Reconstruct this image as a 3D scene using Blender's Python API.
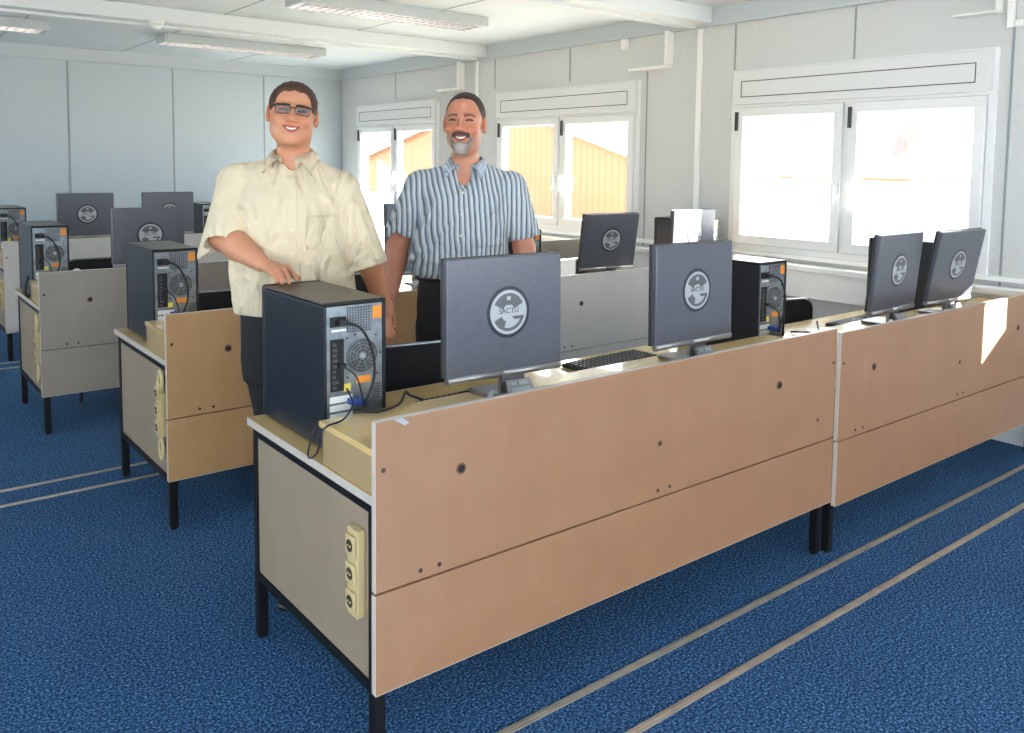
import bpy, bmesh, math, random
import numpy as np
from mathutils import Vector, Matrix
from mathutils.bvhtree import BVHTree

for o in list(bpy.data.objects): bpy.data.objects.remove(o)
scene = bpy.context.scene
C = scene.collection
PI = math.pi

# ------------------------------------------------------------------ camera
cam = bpy.data.cameras.new('camera')
camo = bpy.data.objects.new('camera', cam); C.objects.link(camo)
F_ = Vector((0.6189335, 0.78123752, -0.08117424)); R_ = Vector((0.78434759, -0.62021765, 0.0113546)); U_ = R_.cross(F_)
camo.matrix_world = Matrix(((R_.x, U_.x, -F_.x, 0), (R_.y, U_.y, -F_.y, 0), (R_.z, U_.z, -F_.z, 1.62), (0, 0, 0, 1)))
cam.sensor_width = 36; cam.lens = 852.02 / 1024 * 36
cam.shift_y = (232.08 - 366.5) / 1024
cam.clip_start = 0.05; cam.clip_end = 300
scene.camera = camo

# ------------------------------------------------------------------ light and exposure
world = bpy.data.worlds.new('world'); scene.world = world; world.use_nodes = True
wn = world.node_tree.nodes; wl = world.node_tree.links
bg = wn['Background']; bg.inputs[0].default_value = (0.86, 0.93, 1.0, 1); bg.inputs[1].default_value = 3.2
sun = bpy.data.lights.new('sun', 'SUN'); suno = bpy.data.objects.new('sun', sun); C.objects.link(suno)
SUN_DIR = Vector((-0.80, 0.98, -0.45)).normalized()
suno.rotation_euler = SUN_DIR.to_track_quat('-Z', 'Y').to_euler()
suno.location = (12, -6, 9)
sun.energy = 24; sun.angle = 0.009; sun.color = (1.0, 0.95, 0.86)
vs = scene.view_settings
vs.view_transform = 'Standard'; vs.look = 'None'; vs.gamma = 1; vs.use_curve_mapping = False
vs.exposure = 1.55
TUBE_EMIT = 2.2

# ------------------------------------------------------------------ helpers
def tag(o, label=None, cat=None, group=None, kind=None):
    if label: o['label'] = label
    if cat: o['category'] = cat
    if group: o['group'] = group
    if kind: o['kind'] = kind
    return o

def empty(name, loc=(0, 0, 0), rz=0.0):
    o = bpy.data.objects.new(name, None); C.objects.link(o)
    o.location = loc; o.rotation_euler = (0, 0, rz); o.empty_display_size = .1
    return o

class MB:
    """collects shapes for ONE mesh object"""
    def __init__(s): s.bm = bmesh.new(); s.mi = 0
    def _mark(s, f0):
        s.bm.faces.ensure_lookup_table()
        for f in s.bm.faces[f0:]: f.material_index = s.mi
    def box(s, x0, x1, y0, y1, z0, z1, bev=0.0, M=None, seg=2):
        nb = bmesh.new()
        vs_ = [nb.verts.new((x, y, z)) for x in (x0, x1) for y in (y0, y1) for z in (z0, z1)]
        for a in ((0, 1, 3, 2), (4, 6, 7, 5), (0, 4, 5, 1), (2, 3, 7, 6), (0, 2, 6, 4), (1, 5, 7, 3)):
            nb.faces.new([vs_[i] for i in a])
        if bev > 0: bmesh.ops.bevel(nb, geom=nb.edges[:], offset=bev, segments=seg, affect='EDGES', profile=.6)
        s._merge(nb, M); return s
    def _merge(s, nb, M=None):
        if M is not None: bmesh.ops.transform(nb, matrix=M, verts=nb.verts[:])
        nb.normal_update()
        f0 = len(s.bm.faces)
        mp = {}
        for v in nb.verts: mp[v.index if False else v] = s.bm.verts.new(v.co)
        for f in nb.faces:
            try:
                g = s.bm.faces.new([mp[v] for v in f.verts]); g.material_index = s.mi; g.smooth = f.smooth
            except ValueError: pass
        nb.free()
    def cyl(s, p, q, r, r2=None, n=16, caps=True, smooth=True):
        p = Vector(p); q = Vector(q); r2 = r if r2 is None else r2
        d = (q - p).normalized(); a = d.orthogonal().normalized(); b = d.cross(a)
        nb = bmesh.new()
        A = [nb.verts.new(p + (a * math.cos(2 * PI * i / n) + b * math.sin(2 * PI * i / n)) * r) for i in range(n)]
        B = [nb.verts.new(q + (a * math.cos(2 * PI * i / n) + b * math.sin(2 * PI * i / n)) * r2) for i in range(n)]
        for i in range(n):
            f = nb.faces.new((A[i], A[(i + 1) % n], B[(i + 1) % n], B[i])); f.smooth = smooth
        if caps: nb.faces.new(A[::-1]); nb.faces.new(B)
        s._merge(nb); return s
    def tube(s, pts, r, n=8, closed=False):
        pts = [Vector(p) for p in pts]; N = len(pts)
        nb = bmesh.new(); rings = []
        prev = None
        for i, p in enumerate(pts):
            if closed: t = (pts[(i + 1) % N] - pts[i - 1]).normalized()
            else: t = (pts[min(i + 1, N - 1)] - pts[max(i - 1, 0)]).normalized()
            if prev is None: a = t.orthogonal().normalized()
            else: a = (prev - t * prev.dot(t)).normalized()
            prev = a; b = t.cross(a)
            rr = r[i] if isinstance(r, (list, tuple)) else r
            rings.append([nb.verts.new(p + (a * math.cos(2 * PI * k / n) + b * math.sin(2 * PI * k / n)) * rr) for k in range(n)])
        for i in range(N if closed else N - 1):
            A = rings[i]; B = rings[(i + 1) % N]
            for k in range(n):
                f = nb.faces.new((A[k], A[(k + 1) % n], B[(k + 1) % n], B[k])); f.smooth = True
        if not closed: nb.faces.new(rings[0][::-1]); nb.faces.new(rings[-1])
        s._merge(nb); return s
    def prism(s, poly, d, M):
        """2D polygon (x,z) extruded along +y by d, then transformed"""
        nb = bmesh.new()
        A = [nb.verts.new((x, 0, z)) for x, z in poly]; B = [nb.verts.new((x, d, z)) for x, z in poly]
        nb.faces.new(A); nb.faces.new(B[::-1]); n = len(poly)
        for i in range(n): nb.faces.new((A[i], B[i], B[(i + 1) % n], A[(i + 1) % n]))
        bmesh.ops.recalc_face_normals(nb, faces=nb.faces[:])
        s._merge(nb, M); return s
    def build(s, name, mat, parent=None, loc=None, kind=None):
        me = bpy.data.meshes.new(name); s.bm.normal_update(); s.bm.to_mesh(me); s.bm.free()
        for m in (mat if isinstance(mat, (list, tuple)) else [mat]): me.materials.append(m)
        o = bpy.data.objects.new(name, me); C.objects.link(o)
        if parent is not None: o.parent = parent
        if loc: o.location = loc
        if kind: o['kind'] = kind
        return o

def spline(pts, n=8):
    pts = [Vector(p) for p in pts]; out = []
    P = [pts[0]] + pts + [pts[-1]]
    for i in range(1, len(P) - 2):
        for k in range(n):
            t = k / n; a, b, c, d = P[i - 1], P[i], P[i + 1], P[i + 2]
            out.append(.5 * ((2 * b) + (c - a) * t + (2 * a - 5 * b + 4 * c - d) * t * t + (3 * b - a - 3 * c + d) * t ** 3))
    out.append(pts[-1]); return out

def copy_tree(o, parent=None):
    c = o.copy(); C.objects.link(c); c.parent = parent
    for ch in [x for x in bpy.data.objects if x.parent is o]: copy_tree(ch, c)
    return c

def srgb(r, g, b):
    f = lambda v: (v / 255 / 12.92) if v / 255 <= .04045 else ((v / 255 + .055) / 1.055) ** 2.4
    return (f(r), f(g), f(b), 1)

# ------------------------------------------------------------------ materials
MATS = {}
def mat(name, col, rough=.5, metal=0.0, spec=.5, noise=None, bump=None, coord='Object', emit=None, col2=None, coat=0):
    """noise=(scale, detail) mixes col with col2; bump=(scale, strength, distance)"""
    if name in MATS: return MATS[name]
    m = bpy.data.materials.new(name); m.use_nodes = True
    n = m.node_tree.nodes; l = m.node_tree.links; b = n['Principled BSDF']
    b.inputs['Base Color'].default_value = col; b.inputs['Roughness'].default_value = rough
    b.inputs['Metallic'].default_value = metal; b.inputs['Specular IOR Level'].default_value = spec
    if coat: b.inputs['Coat Weight'].default_value = coat
    tc = n.new('ShaderNodeTexCoord')
    if noise:
        t = n.new('ShaderNodeTexNoise'); t.inputs['Scale'].default_value = noise[0]; t.inputs['Detail'].default_value = noise[1]
        l.new(tc.outputs[coord], t.inputs['Vector'])
        r = n.new('ShaderNodeValToRGB'); r.color_ramp.elements[0].position = .38; r.color_ramp.elements[1].position = .62
        r.color_ramp.elements[0].color = col; r.color_ramp.elements[1].color = col2
        l.new(t.outputs['Fac'], r.inputs[0]); l.new(r.outputs[0], b.inputs['Base Color'])
    if bump:
        t = n.new('ShaderNodeTexNoise'); t.inputs['Scale'].default_value = bump[0]; t.inputs['Detail'].default_value = 4
        l.new(tc.outputs[coord], t.inputs['Vector'])
        bp = n.new('ShaderNodeBump'); bp.inputs['Strength'].default_value = bump[1]; bp.inputs['Distance'].default_value = bump[2]
        l.new(t.outputs['Fac'], bp.inputs['Height']); l.new(bp.outputs[0], b.inputs['Normal'])
    if emit:
        b.inputs['Emission Color'].default_value = emit[0]; b.inputs['Emission Strength'].default_value = emit[1]
    MATS[name] = m; return m

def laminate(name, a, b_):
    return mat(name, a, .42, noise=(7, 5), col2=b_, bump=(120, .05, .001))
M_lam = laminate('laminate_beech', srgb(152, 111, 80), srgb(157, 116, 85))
M_lam_tan_lit = laminate('laminate_tan_lit', srgb(178, 136, 92), srgb(184, 142, 98))  # one laminate: tan, grey, pale and side tones have its differing light painted in
M_lam_grey_lit = laminate('laminate_grey_lit', srgb(152, 140, 128), srgb(156, 144, 132))
M_lam_pale_lit = laminate('laminate_pale_lit', srgb(200, 193, 186), srgb(204, 197, 190))
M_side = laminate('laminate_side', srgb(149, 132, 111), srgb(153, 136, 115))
M_top = mat('desktop_maple', srgb(216, 180, 116), .24, noise=(5, 4), col2=srgb(222, 188, 128), coat=.6)
M_edge = mat('edge_band', srgb(196, 184, 172), .4)
M_steel = mat('black_steel', srgb(15, 15, 17), .5, spec=.3)
M_dark = mat('dark_plastic', srgb(24, 24, 27), .5)
M_case = mat('case_side', srgb(34, 37, 44), .32, metal=.25, noise=(300, 2), col2=srgb(38, 41, 48))
M_casetop = mat('case_top', srgb(38, 33, 31), .3, metal=.4)
M_plate = mat('case_zinc_plate', srgb(150, 157, 160), .36, metal=.75, noise=(30, 3), col2=srgb(128, 135, 140))
M_grill = mat('grill_dark', srgb(84, 84, 86), .5, metal=.5)
M_black = mat('black_hole', srgb(12, 12, 14), .6)
M_orange = mat('orange_label', srgb(232, 142, 50), .5)
M_yellow = mat('yellow_label', srgb(226, 206, 90), .5)
M_white = mat('white_label', srgb(232, 232, 228), .5)
M_blue = mat('blue_plug', srgb(40, 70, 150), .4)
M_green = mat('green_port', srgb(90, 160, 110), .4)
M_monback = mat('monitor_back', srgb(94, 96, 104), .3, metal=.35, noise=(60, 3), col2=srgb(90, 92, 100))
M_monedge = mat('monitor_edge', srgb(60, 56, 56), .35, metal=.3)
M_silver = mat('silver_plastic', srgb(150, 148, 146), .3, metal=.6)
M_screen = mat('screen_glass', srgb(14, 15, 18), .12)
M_emb = mat('emblem_silver', srgb(172, 174, 176), .32, metal=.25)
M_embd = mat('emblem_grey', srgb(92, 92, 94), .4, metal=.2)
M_ring = mat('emblem_recess', srgb(52, 54, 62), .3, metal=.3)
M_chair = mat('chair_black_fabric', srgb(26, 26, 30), .8, bump=(260, .3, .002))
M_chrome = mat('chair_tube', srgb(150, 152, 156), .25, metal=.9)
M_socket = mat('socket_cream', srgb(200, 178, 130), .4)
M_socketd = mat('socket_dark', srgb(60, 50, 40), .6)
M_holering = mat('hole_rim', srgb(104, 70, 46), .6)
M_risers = mat('riser_side', srgb(166, 140, 100), .45)
M_alu = mat('alu_strip', srgb(190, 180, 165), .35, metal=.55, noise=(15, 3), col2=srgb(172, 162, 148))
M_ground = mat('outside_ground', srgb(205, 200, 190), .9, noise=(2, 3), col2=srgb(195, 190, 180))
M_frame = mat('window_pvc', srgb(238, 238, 238), .35)
M_gasket = mat('window_gasket', srgb(60, 58, 60), .6)
M_shutter = mat('shutter_box', srgb(228, 228, 228), .45)
M_duct = mat('duct_white', srgb(246, 245, 242), .45)
M_trim = mat('trim_grey', srgb(196, 202, 206), .5)
M_ceil = mat('ceiling_white', srgb(226, 232, 236), .6, noise=(3, 2), col2=srgb(222, 229, 233))
M_beam = mat('beam_white', srgb(222, 225, 226), .5)
M_wall = mat('wall_panel', srgb(190, 199, 204), .5, noise=(40, 3), col2=srgb(187, 196, 201))
M_wallr = mat('wall_panel_window', srgb(213, 213, 212), .5, noise=(40, 3), col2=srgb(210, 210, 209))
M_lampbody = mat('lamp_housing', srgb(196, 200, 202), .4)
M_louvre = mat('lamp_louvre', srgb(190, 186, 184), .25, metal=.8)
M_tube = mat('lamp_tube', srgb(250, 250, 250), .4, emit=((1, .97, .92, 1), TUBE_EMIT))
M_orangewall = None

def carpet():
    m = bpy.data.materials.new('carpet_blue'); m.use_nodes = True
    n = m.node_tree.nodes; l = m.node_tree.links; b = n['Principled BSDF']
    b.inputs['Roughness'].default_value = .95; b.inputs['Specular IOR Level'].default_value = .15
    tc = n.new('ShaderNodeTexCoord')
    t = n.new('ShaderNodeTexNoise'); t.inputs['Scale'].default_value = 115; t.inputs['Detail'].default_value = 3; t.inputs['Roughness'].default_value = .75
    l.new(tc.outputs['Object'], t.inputs['Vector'])
    r = n.new('ShaderNodeValToRGB'); e = r.color_ramp.elements
    e[0].position = .33; e[0].color = srgb(6, 20, 46); e[1].position = .68; e[1].color = srgb(120, 168, 212)
    x = e.new(.5); x.color = srgb(34, 74, 118)
    l.new(t.outputs['Fac'], r.inputs[0])
    t2 = n.new('ShaderNodeTexNoise'); t2.inputs['Scale'].default_value = 2.2; t2.inputs['Detail'].default_value = 3
    l.new(tc.outputs['Object'], t2.inputs['Vector'])
    mx = n.new('ShaderNodeMixRGB'); mx.blend_type = 'MULTIPLY'; mx.inputs[0].default_value = .25
    l.new(r.outputs[0], mx.inputs[1]); l.new(t2.outputs['Fac'], mx.inputs[2]); l.new(mx.outputs[0], b.inputs['Base Color'])
    bp = n.new('ShaderNodeBump'); bp.inputs['Strength'].default_value = .7; bp.inputs['Distance'].default_value = .006
    l.new(t.outputs['Fac'], bp.inputs['Height']); l.new(bp.outputs[0], b.inputs['Normal'])
    return m
M_carpet = carpet()

def glassmat():
    m = bpy.data.materials.new('window_glass'); m.use_nodes = True
    n = m.node_tree.nodes; l = m.node_tree.links; n.remove(n['Principled BSDF'])
    t = n.new('ShaderNodeBsdfTransparent'); t.inputs[0].default_value = (.95, .97, .96, 1)
    g = n.new('ShaderNodeBsdfGlossy'); g.inputs['Roughness'].default_value = .02
    mx = n.new('ShaderNodeMixShader'); mx.inputs[0].default_value = .04; l.new(t.outputs[0], mx.inputs[1]); l.new(g.outputs[0], mx.inputs[2])
    l.new(mx.outputs[0], n['Material Output'].inputs[0]); return m
M_glass = glassmat()

def corrugated():
    m = bpy.data.materials.new('orange_cladding'); m.use_nodes = True
    n = m.node_tree.nodes; l = m.node_tree.links; b = n['Principled BSDF']; b.inputs['Roughness'].default_value = .6
    tc = n.new('ShaderNodeTexCoord'); w = n.new('ShaderNodeTexWave'); w.bands_direction = 'Y'; w.inputs['Scale'].default_value = 1.3
    l.new(tc.outputs['Object'], w.inputs['Vector'])
    r = n.new('ShaderNodeValToRGB'); r.color_ramp.elements[0].color = srgb(132, 82, 50); r.color_ramp.elements[1].color = srgb(142, 92, 58)
    r.color_ramp.elements[0].position = .05; r.color_ramp.elements[1].position = .3
    l.new(w.outputs['Fac'], r.inputs[0]); l.new(r.outputs[0], b.inputs['Base Color']); return m

# ------------------------------------------------------------------ room
XW, XL, YB, YN, ZC, ZB = 5.38, -1.9, 10.52, -3.2, 2.83, 2.70
MB().box(XL, XW, YN, YB, -.06, 0).build('floor', M_carpet, kind='structure')
MB().box(XL - .2, XW + .2, YN - .2, YB + .2, ZC, ZC + .12).build('ceiling', M_ceil, kind='structure')
MB().box(XL - .2, XW + .2, YB, YB + .15, -.06, ZC).build('wall_back', M_wall, kind='structure')
b = MB(); b.box(XL, XW, YN - .15, YN, -.06, .90).box(XL, XW, YN - .15, YN, 2.25, ZC).box(XL, XL + .3, YN - .15, YN, .90, 2.25).box(XW - .3, XW, YN - .15, YN, .90, 2.25)
b.build('wall_front', M_wall, kind='structure')
wf = empty('window_9', ((XL + XW) / 2, YN, .90)); wf['kind'] = 'structure'  # unseen window added behind the camera to fill the room with light
b = MB()
for k in range(5):
    x = -(XW - XL) / 2 + .3 + k * (XW - XL - .6) / 4; b.box(x - .04, x + .04, -.10, -.02, .0, 1.35, .004)
b.box(-(XW - XL) / 2 + .3, (XW - XL) / 2 - .3, -.10, -.02, 0, .06, .004).box(-(XW - XL) / 2 + .3, (XW - XL) / 2 - .3, -.10, -.02, 1.29, 1.35, .004)
b.build('frame', M_frame, wf)

WIN = [(2.20, 4.09), (5.05, 7.04), (8.13, 10.04), (.02, 1.27)]      # openings along Y
Z0, Z1 = .98, 2.33
def wall_with_holes(name, x0, x1, holes, m):
    b = MB(); b.box(x0, x1, YN, YB, -.06, Z0); b.box(x0, x1, YN, YB, Z1, ZC)
    ys = sorted(holes); last = YN
    for a, c in ys: b.box(x0, x1, last, a, Z0, Z1); last = c
    b.box(x0, x1, last, YB, Z0, Z1)
    return b.build(name, m, kind='structure')
wall_with_holes('wall_right', XW, XW + .14, WIN, M_wallr)
LWIN_FILL = [(-1.9, .3), (1.2, 3.4), (4.3, 6.5), (7.4, 9.6)]  # unseen openings added in the left wall to brighten the room
wall_with_holes('wall_left', XL - .14, XL, LWIN_FILL, M_wall)

# cornice band and ceiling seams, wall panel seams
b = MB(); b.box(XW - .035, XW, YN, YB, ZB, ZC).box(XW - .05, XW, YN, YB, ZB - .012, ZB + .012, .003); b.build('trim_1', M_trim, kind='structure')
b = MB(); b.box(XL, XW - .036, YB - .035, YB, ZB, ZC).box(XL, XW - .051, YB - .05, YB, ZB - .012, ZB + .012, .003); b.build('trim_2', M_trim, kind='structure')
M_seam = mat('seam', srgb(150, 158, 162), .6)
b = MB()
for x in (.95, 2.043, 3.172, 4.294): b.box(x - .009, x + .009, YB - .006, YB, 0, ZB - .02, .002)
b.build('trim_3', M_seam, kind='structure')
b = MB()
for y, z0 in ((4.09, 2.34), (3.12, 2.34), (4.98, 0), (7.10, 2.38), (5.95, 2.38), (9.1, 2.38), (2.13, 0), (8.05, 2.38)):
    b.box(XW - .005, XW, y - .007, y + .007, z0 if z0 else .02, ZB - .02, .002)
b.build('trim_4', M_seam, kind='structure')
b = MB()
for x in (.1, 1.35, 2.6, 3.85):
    b.box(x - .004, x + .004, YN, YB, ZC - .003, ZC)
b.build('trim_5', M_seam, kind='structure')
# beams at the container joints
for i, y in enumerate((7.36, 4.46, 1.56)):
    b = MB(); b.box(XL, XW - .036, y - .17, y + .17, ZB + .01, ZC, .008)
    b.box(XL, XW - .06, y - .03, y + .03, ZB - .012, ZB + .02, .004)
    b.build('trim_%d' % (6 + i), M_beam, kind='structure')
# white cover strips at the joints of the window wall
for i, y in enumerate((7.40, 4.42)):
    MB().box(XW - .022, XW, y - .022, y + .022, .1, ZB - .014, .006).build('trim_%d' % (10 + i), M_duct, kind='structure')
# steel floor joints between the carpets: two parallel strips at each container joint
n = 12
for ys in ((1.585, 1.808), (4.47, 4.68), (7.44, 7.64)):
    for y in ys:
        b = MB(); b.box(XL, XW, y - .014, y + .014, 0, .004, .0015); b.box(XL, XW, y - .003, y + .003, .004, .0055)
        b.build('trim_%d' % n, M_alu, kind='structure'); n += 1
# sill / duct along the window wall
b = MB(); b.box(XW - .13, XW, YN, YB, .885, .925, .006).box(XW - .10, XW, YN, YB, .70, .885, .004).box(XW - .04, XW, YN, YB, .955, .985, .006)
b.build('trim_30', M_duct, kind='structure')
MB().box(XW - .014, XW, YN, YB, 0, .08, .003).build('baseboard_right', M_trim, kind='structure')
MB().box(XL, XW - .02, YB - .014, YB, 0, .08, .003).build('baseboard_back', M_trim, kind='structure')

def window(idx, y0, y1, x=XW, s=1, blind=2.06, closed=(), half=()):
    """s=+1: the room lies at smaller x"""
    root = empty('window_%d' % idx, (x, (y0 + y1) / 2, Z0)); root['kind'] = 'structure'
    def Bx(b, xa, xb, ya, yb, za, zb, bev=.004):
        xa, xb = sorted((s * xa, s * xb)); b.box(xa, xb, ya - (y0 + y1) / 2, yb - (y0 + y1) / 2, za - Z0, zb - Z0, bev)
    b = MB()   # outer frame: x measured into the wall
    Bx(b, -.02, .08, y0 - .0, y0 + .045, Z0, Z1); Bx(b, -.02, .08, y1 - .045, y1, Z0, Z1)
    Bx(b, -.019, .079, y0 + .045, y1 - .045, Z0, Z0 + .05); Bx(b, -.019, .079, y0 + .045, y1 - .045, blind - .01, blind + .04); Bx(b, -.019, .079, y0 + .045, y1 - .045, Z1 - .03, Z1)
    ym = (y0 + y1) / 2
    Bx(b, -.018, .078, ym - .02, ym + .02, Z0 + .05, blind - .01)
    b.build('frame', M_frame, root)
    b = MB(); Bx(b, -.05, .02, y0 + .02, y1 - .02, blind + .012, Z1 - .012, .008)
    bo = b.build('shutter_box', M_shutter, root)
    b = MB(); w = .006
    ya, yb, za, zb = y0 + .11, y1 - .10, blind + .065, Z1 - .085
    Bx(b, -.0515, -.045, ya, yb, za, za + w, 0); Bx(b, -.0515, -.045, ya, yb, zb - w, zb, 0)
    Bx(b, -.0515, -.045, ya, ya + w, za, zb, 0); Bx(b, -.0515, -.045, yb - w, yb, za, zb, 0)
    b.build('seam_line', M_gasket, bo)
    for k, (a, c) in enumerate(((y0 + .05, ym - .022), (ym + .022, y1 - .05))):
        b = MB(); t = .068
        zl, zh = Z0 + .052, blind - .012
        for za, zb, ya, yb in ((zl, zl + t, a, c), (zh - t, zh, a, c), (zl + t, zh - t, a, a + t), (zl + t, zh - t, c - t, c)):
            Bx(b, -.035, .045, ya, yb, za, zb, .006)
        sa = b.build('sash', M_frame, root)
        b = MB(); Bx(b, .004, .010, a + t - .005, c - t + .005, zl + t - .005, zh - t + .005, 0); b.build('glass', M_glass, sa)
        b = MB()
        hy = c - .012 if k == 1 else c - .012
        Bx(b, -.052, -.030, hy - .012, hy + .010, zh - .17, zh - .03, .003)
        b.build('hinge', M_gasket, sa)
        b = MB(); hy = (a + .03) if k == 1 else (c - .03)
        hy = a + .03 if k == 1 else c - .03
        Bx(b, -.045, -.034, hy - .014, hy + .014, 1.43, 1.51, .004); Bx(b, -.075, -.045, hy - .009, hy + .009, 1.475, 1.495, .004); Bx(b, -.085, -.068, hy - .010, hy + .010, 1.36, 1.50, .004)
        b.build('handle', M_frame, sa)
        if k in closed or k in half:
            b = MB(); z = 1.47 if k in half else zl - .03
            while z < zh: Bx(b, .085, .097, a - .03, c + .03, z, z + .052, .003); z += .054
            b.build('sun_trim_shutter', M_shutter, root)
    return root
window(1, *WIN[2]); window(2, *WIN[1]); window(3, *WIN[0]); window(4, *WIN[3], closed=(0,), half=(1,))  # the unseen fourth window has shutters added to trim its sun patch
for i, w_ in enumerate(LWIN_FILL): window(5 + i, *w_, x=XL, s=-1)  # added fill windows of the left wall

# wall boxes under the cornice of the window wall
def wall_bracket(y, label):
    r = empty('air_vent_housing', (XW, y, 2.40))
    tag(r, label, 'vent', 'vent housings under the cornice')
    MB().box(-.09, 0, -.21, .21, 0, .022, .004).build('shelf_plate', M_duct, r)
    MB().box(-.09, 0, -.21, -.188, .024, .296, .004).build('side_plate', M_duct, r)
    MB().box(-.012, 0, -.186, .21, .024, .296, .003).build('back_plate', M_wallr, r)
    b = MB(); b.cyl((-.012, -.13, .18), (-.02, -.13, .18), .007, n=12); b.build('screw', M_gasket, r)
    return r
wall_bracket(4.91, 'white L-shaped vent housing under the cornice right of the middle window')
wall_bracket(7.86, 'white L-shaped vent housing above the head of the man in the striped shirt')
vb = wall_bracket(2.32, 'white L-shaped vent housing at the top edge above the right window'); vb.location.z = 2.52; vb.scale = (1, .6, .56)
MB().box(XW - .035, XW, YN, 2.12, 2.43, 2.47, .006).build('trim_31', M_duct, kind='structure')
MB().box(XW - .030, XW, 2.125, 2.165, 2.43, ZB - .014, .006).build('trim_32', M_duct, kind='structure')
b = MB(); b.box(-.03, 0, -.035, .035, 0, .09, .006); b.box(-.034, -.03, -.02, .02, .02, .07, .003)
tag(b.build('wall_sensor', M_duct, loc=(XW, 5.24, 2.60)), 'small white wall sensor just below the cornice beside the vent housing', 'sensor')
b = MB(); b.cyl((0, 0, 0), (0, 0, -.028), .062, .058, 24); b.cyl((0, 0, -.028), (0, 0, -.05), .048, .052, 24); b.cyl((0, 0, -.05), (0, 0, -.068), .04, .026, 24)
tag(b.build('smoke_detector', M_duct, loc=(2.04, 7.15, ZB + .01)), 'round white smoke detector under the rear ceiling beam', 'smoke detector')

def ceiling_lamp(x0, x1, y, label):
    L = x1 - x0
    r = empty('ceiling_lamp', ((x0 + x1) / 2, y, ZC))
    tag(r, label, 'ceiling lamp', 'louvred fluorescent ceiling lamps')
    w = .15; h_ = .085
    b = MB(); b.box(-L / 2, L / 2, -w, w, -.02, -.001, .003)
    for sy in (-1, 1): b.box(-L / 2, L / 2, sy * w - .006, sy * w + .006, -h_, -.001, .003)
    for sx in (-1, 1): b.box(sx * L / 2 - .02, sx * L / 2 + .02, -w + .0, w, -h_ + .004, -.004, .006)
    b.build('housing', M_lampbody, r)
    b = MB()
    for sy in (-.075, .075): b.cyl((-L / 2 + .03, sy, -.048), (L / 2 - .03, sy, -.048), .013, n=10)
    b.build('tube', M_tube, r)
    b = MB(); k = int(L / .07)
    for i in range(1, k): 
        x = -L / 2 + L * i / k
        b.box(x - .0025, x + .0025, -w + .006, w - .006, -h_, -h_ + .022)
    for sy in (-.145, -.05, .05, .145):
        b.box(-L / 2 + .02, L / 2 - .02, sy - .004, sy + .004, -h_, -h_ + .024)
    b.build('louvre', M_louvre, r)
ceiling_lamp(2.68, 4.30, 5.95, 'white louvred ceiling lamp between the two ceiling beams')
ceiling_lamp(2.55, 4.20, 8.75, 'white louvred ceiling lamp behind the rear beam, near the window corner')
ceiling_lamp(-.10, 1.52, 8.75, 'white louvred ceiling lamp at the upper left corner of the photo')
ceiling_lamp(2.68, 4.30, 3.0, 'white louvred ceiling lamp above the front row of desks')

# ------------------------------------------------------------------ outside
MB().box(-60, 90, -60, 90, -.55, -.45).build('ground', M_ground, kind='structure')
MO = corrugated()
r = empty('barn', (16, 21.3, -.45)); tag(r, 'orange clad gabled hall seen through the left and middle windows', 'building')
poly = [(-6.9, 0), (-6.9, 2.0), (0, 3.95), (8.6, 2.0), (8.6, 0)]
Mx = Matrix(((0, 1, 0, 0), (1, 0, 0, 0), (0, 0, 1, 0), (0, 0, 0, 1)))
b = MB(); b.prism(poly, 3.2, Mx); b.build('wall', MO, r)
M_roof = mat('barn_roof', srgb(150, 120, 100), .7)
b = MB()
for (a, c) in (((-7.1, 1.93), (0, 3.97)), ((0, 3.97), (8.9, 1.93))):
    b.prism([a, c, (c[0], c[1] + .09), (a[0], a[1] + .09)], 3.6, Matrix.Translation((-.2, 0, 0)) @ Mx)
b.build('roof', M_roof, r)
r = empty('house', (20, 9.2, -.45)); tag(r, 'pale house with a pink red roof seen through the right window', 'house')
MB().box(0, 5, -3.2, 1.0, 0, 2.45).build('wall', mat('house_wall', srgb(235, 230, 225), .8), r)
b = MB(); b.prism([(.45, 2.42), (1.18, 2.30), (1.0, 2.98), (.5, 3.08)], 5.6, Matrix.Translation((-.3, 0, 0)) @ Mx)
b.build('roof', mat('house_roof', srgb(160, 96, 96), .7, noise=(8, 3), col2=srgb(150, 88, 88)), r)
r = empty('fence', (12, 7, -.45)); tag(r, 'low fence with an orange top rail outside the right window', 'fence')
MB().box(-.02, .02, -3.6, 3.6, 1.86, 1.91, .01).build('top_rail', mat('fence_rail', srgb(120, 70, 40), .6), r)
for k in range(5): MB().box(-.03, .03, -3.6 + k * 1.8 - .03, -3.6 + k * 1.8 + .03, 0, 1.86, .006).build('post', M_duct, r)

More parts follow.
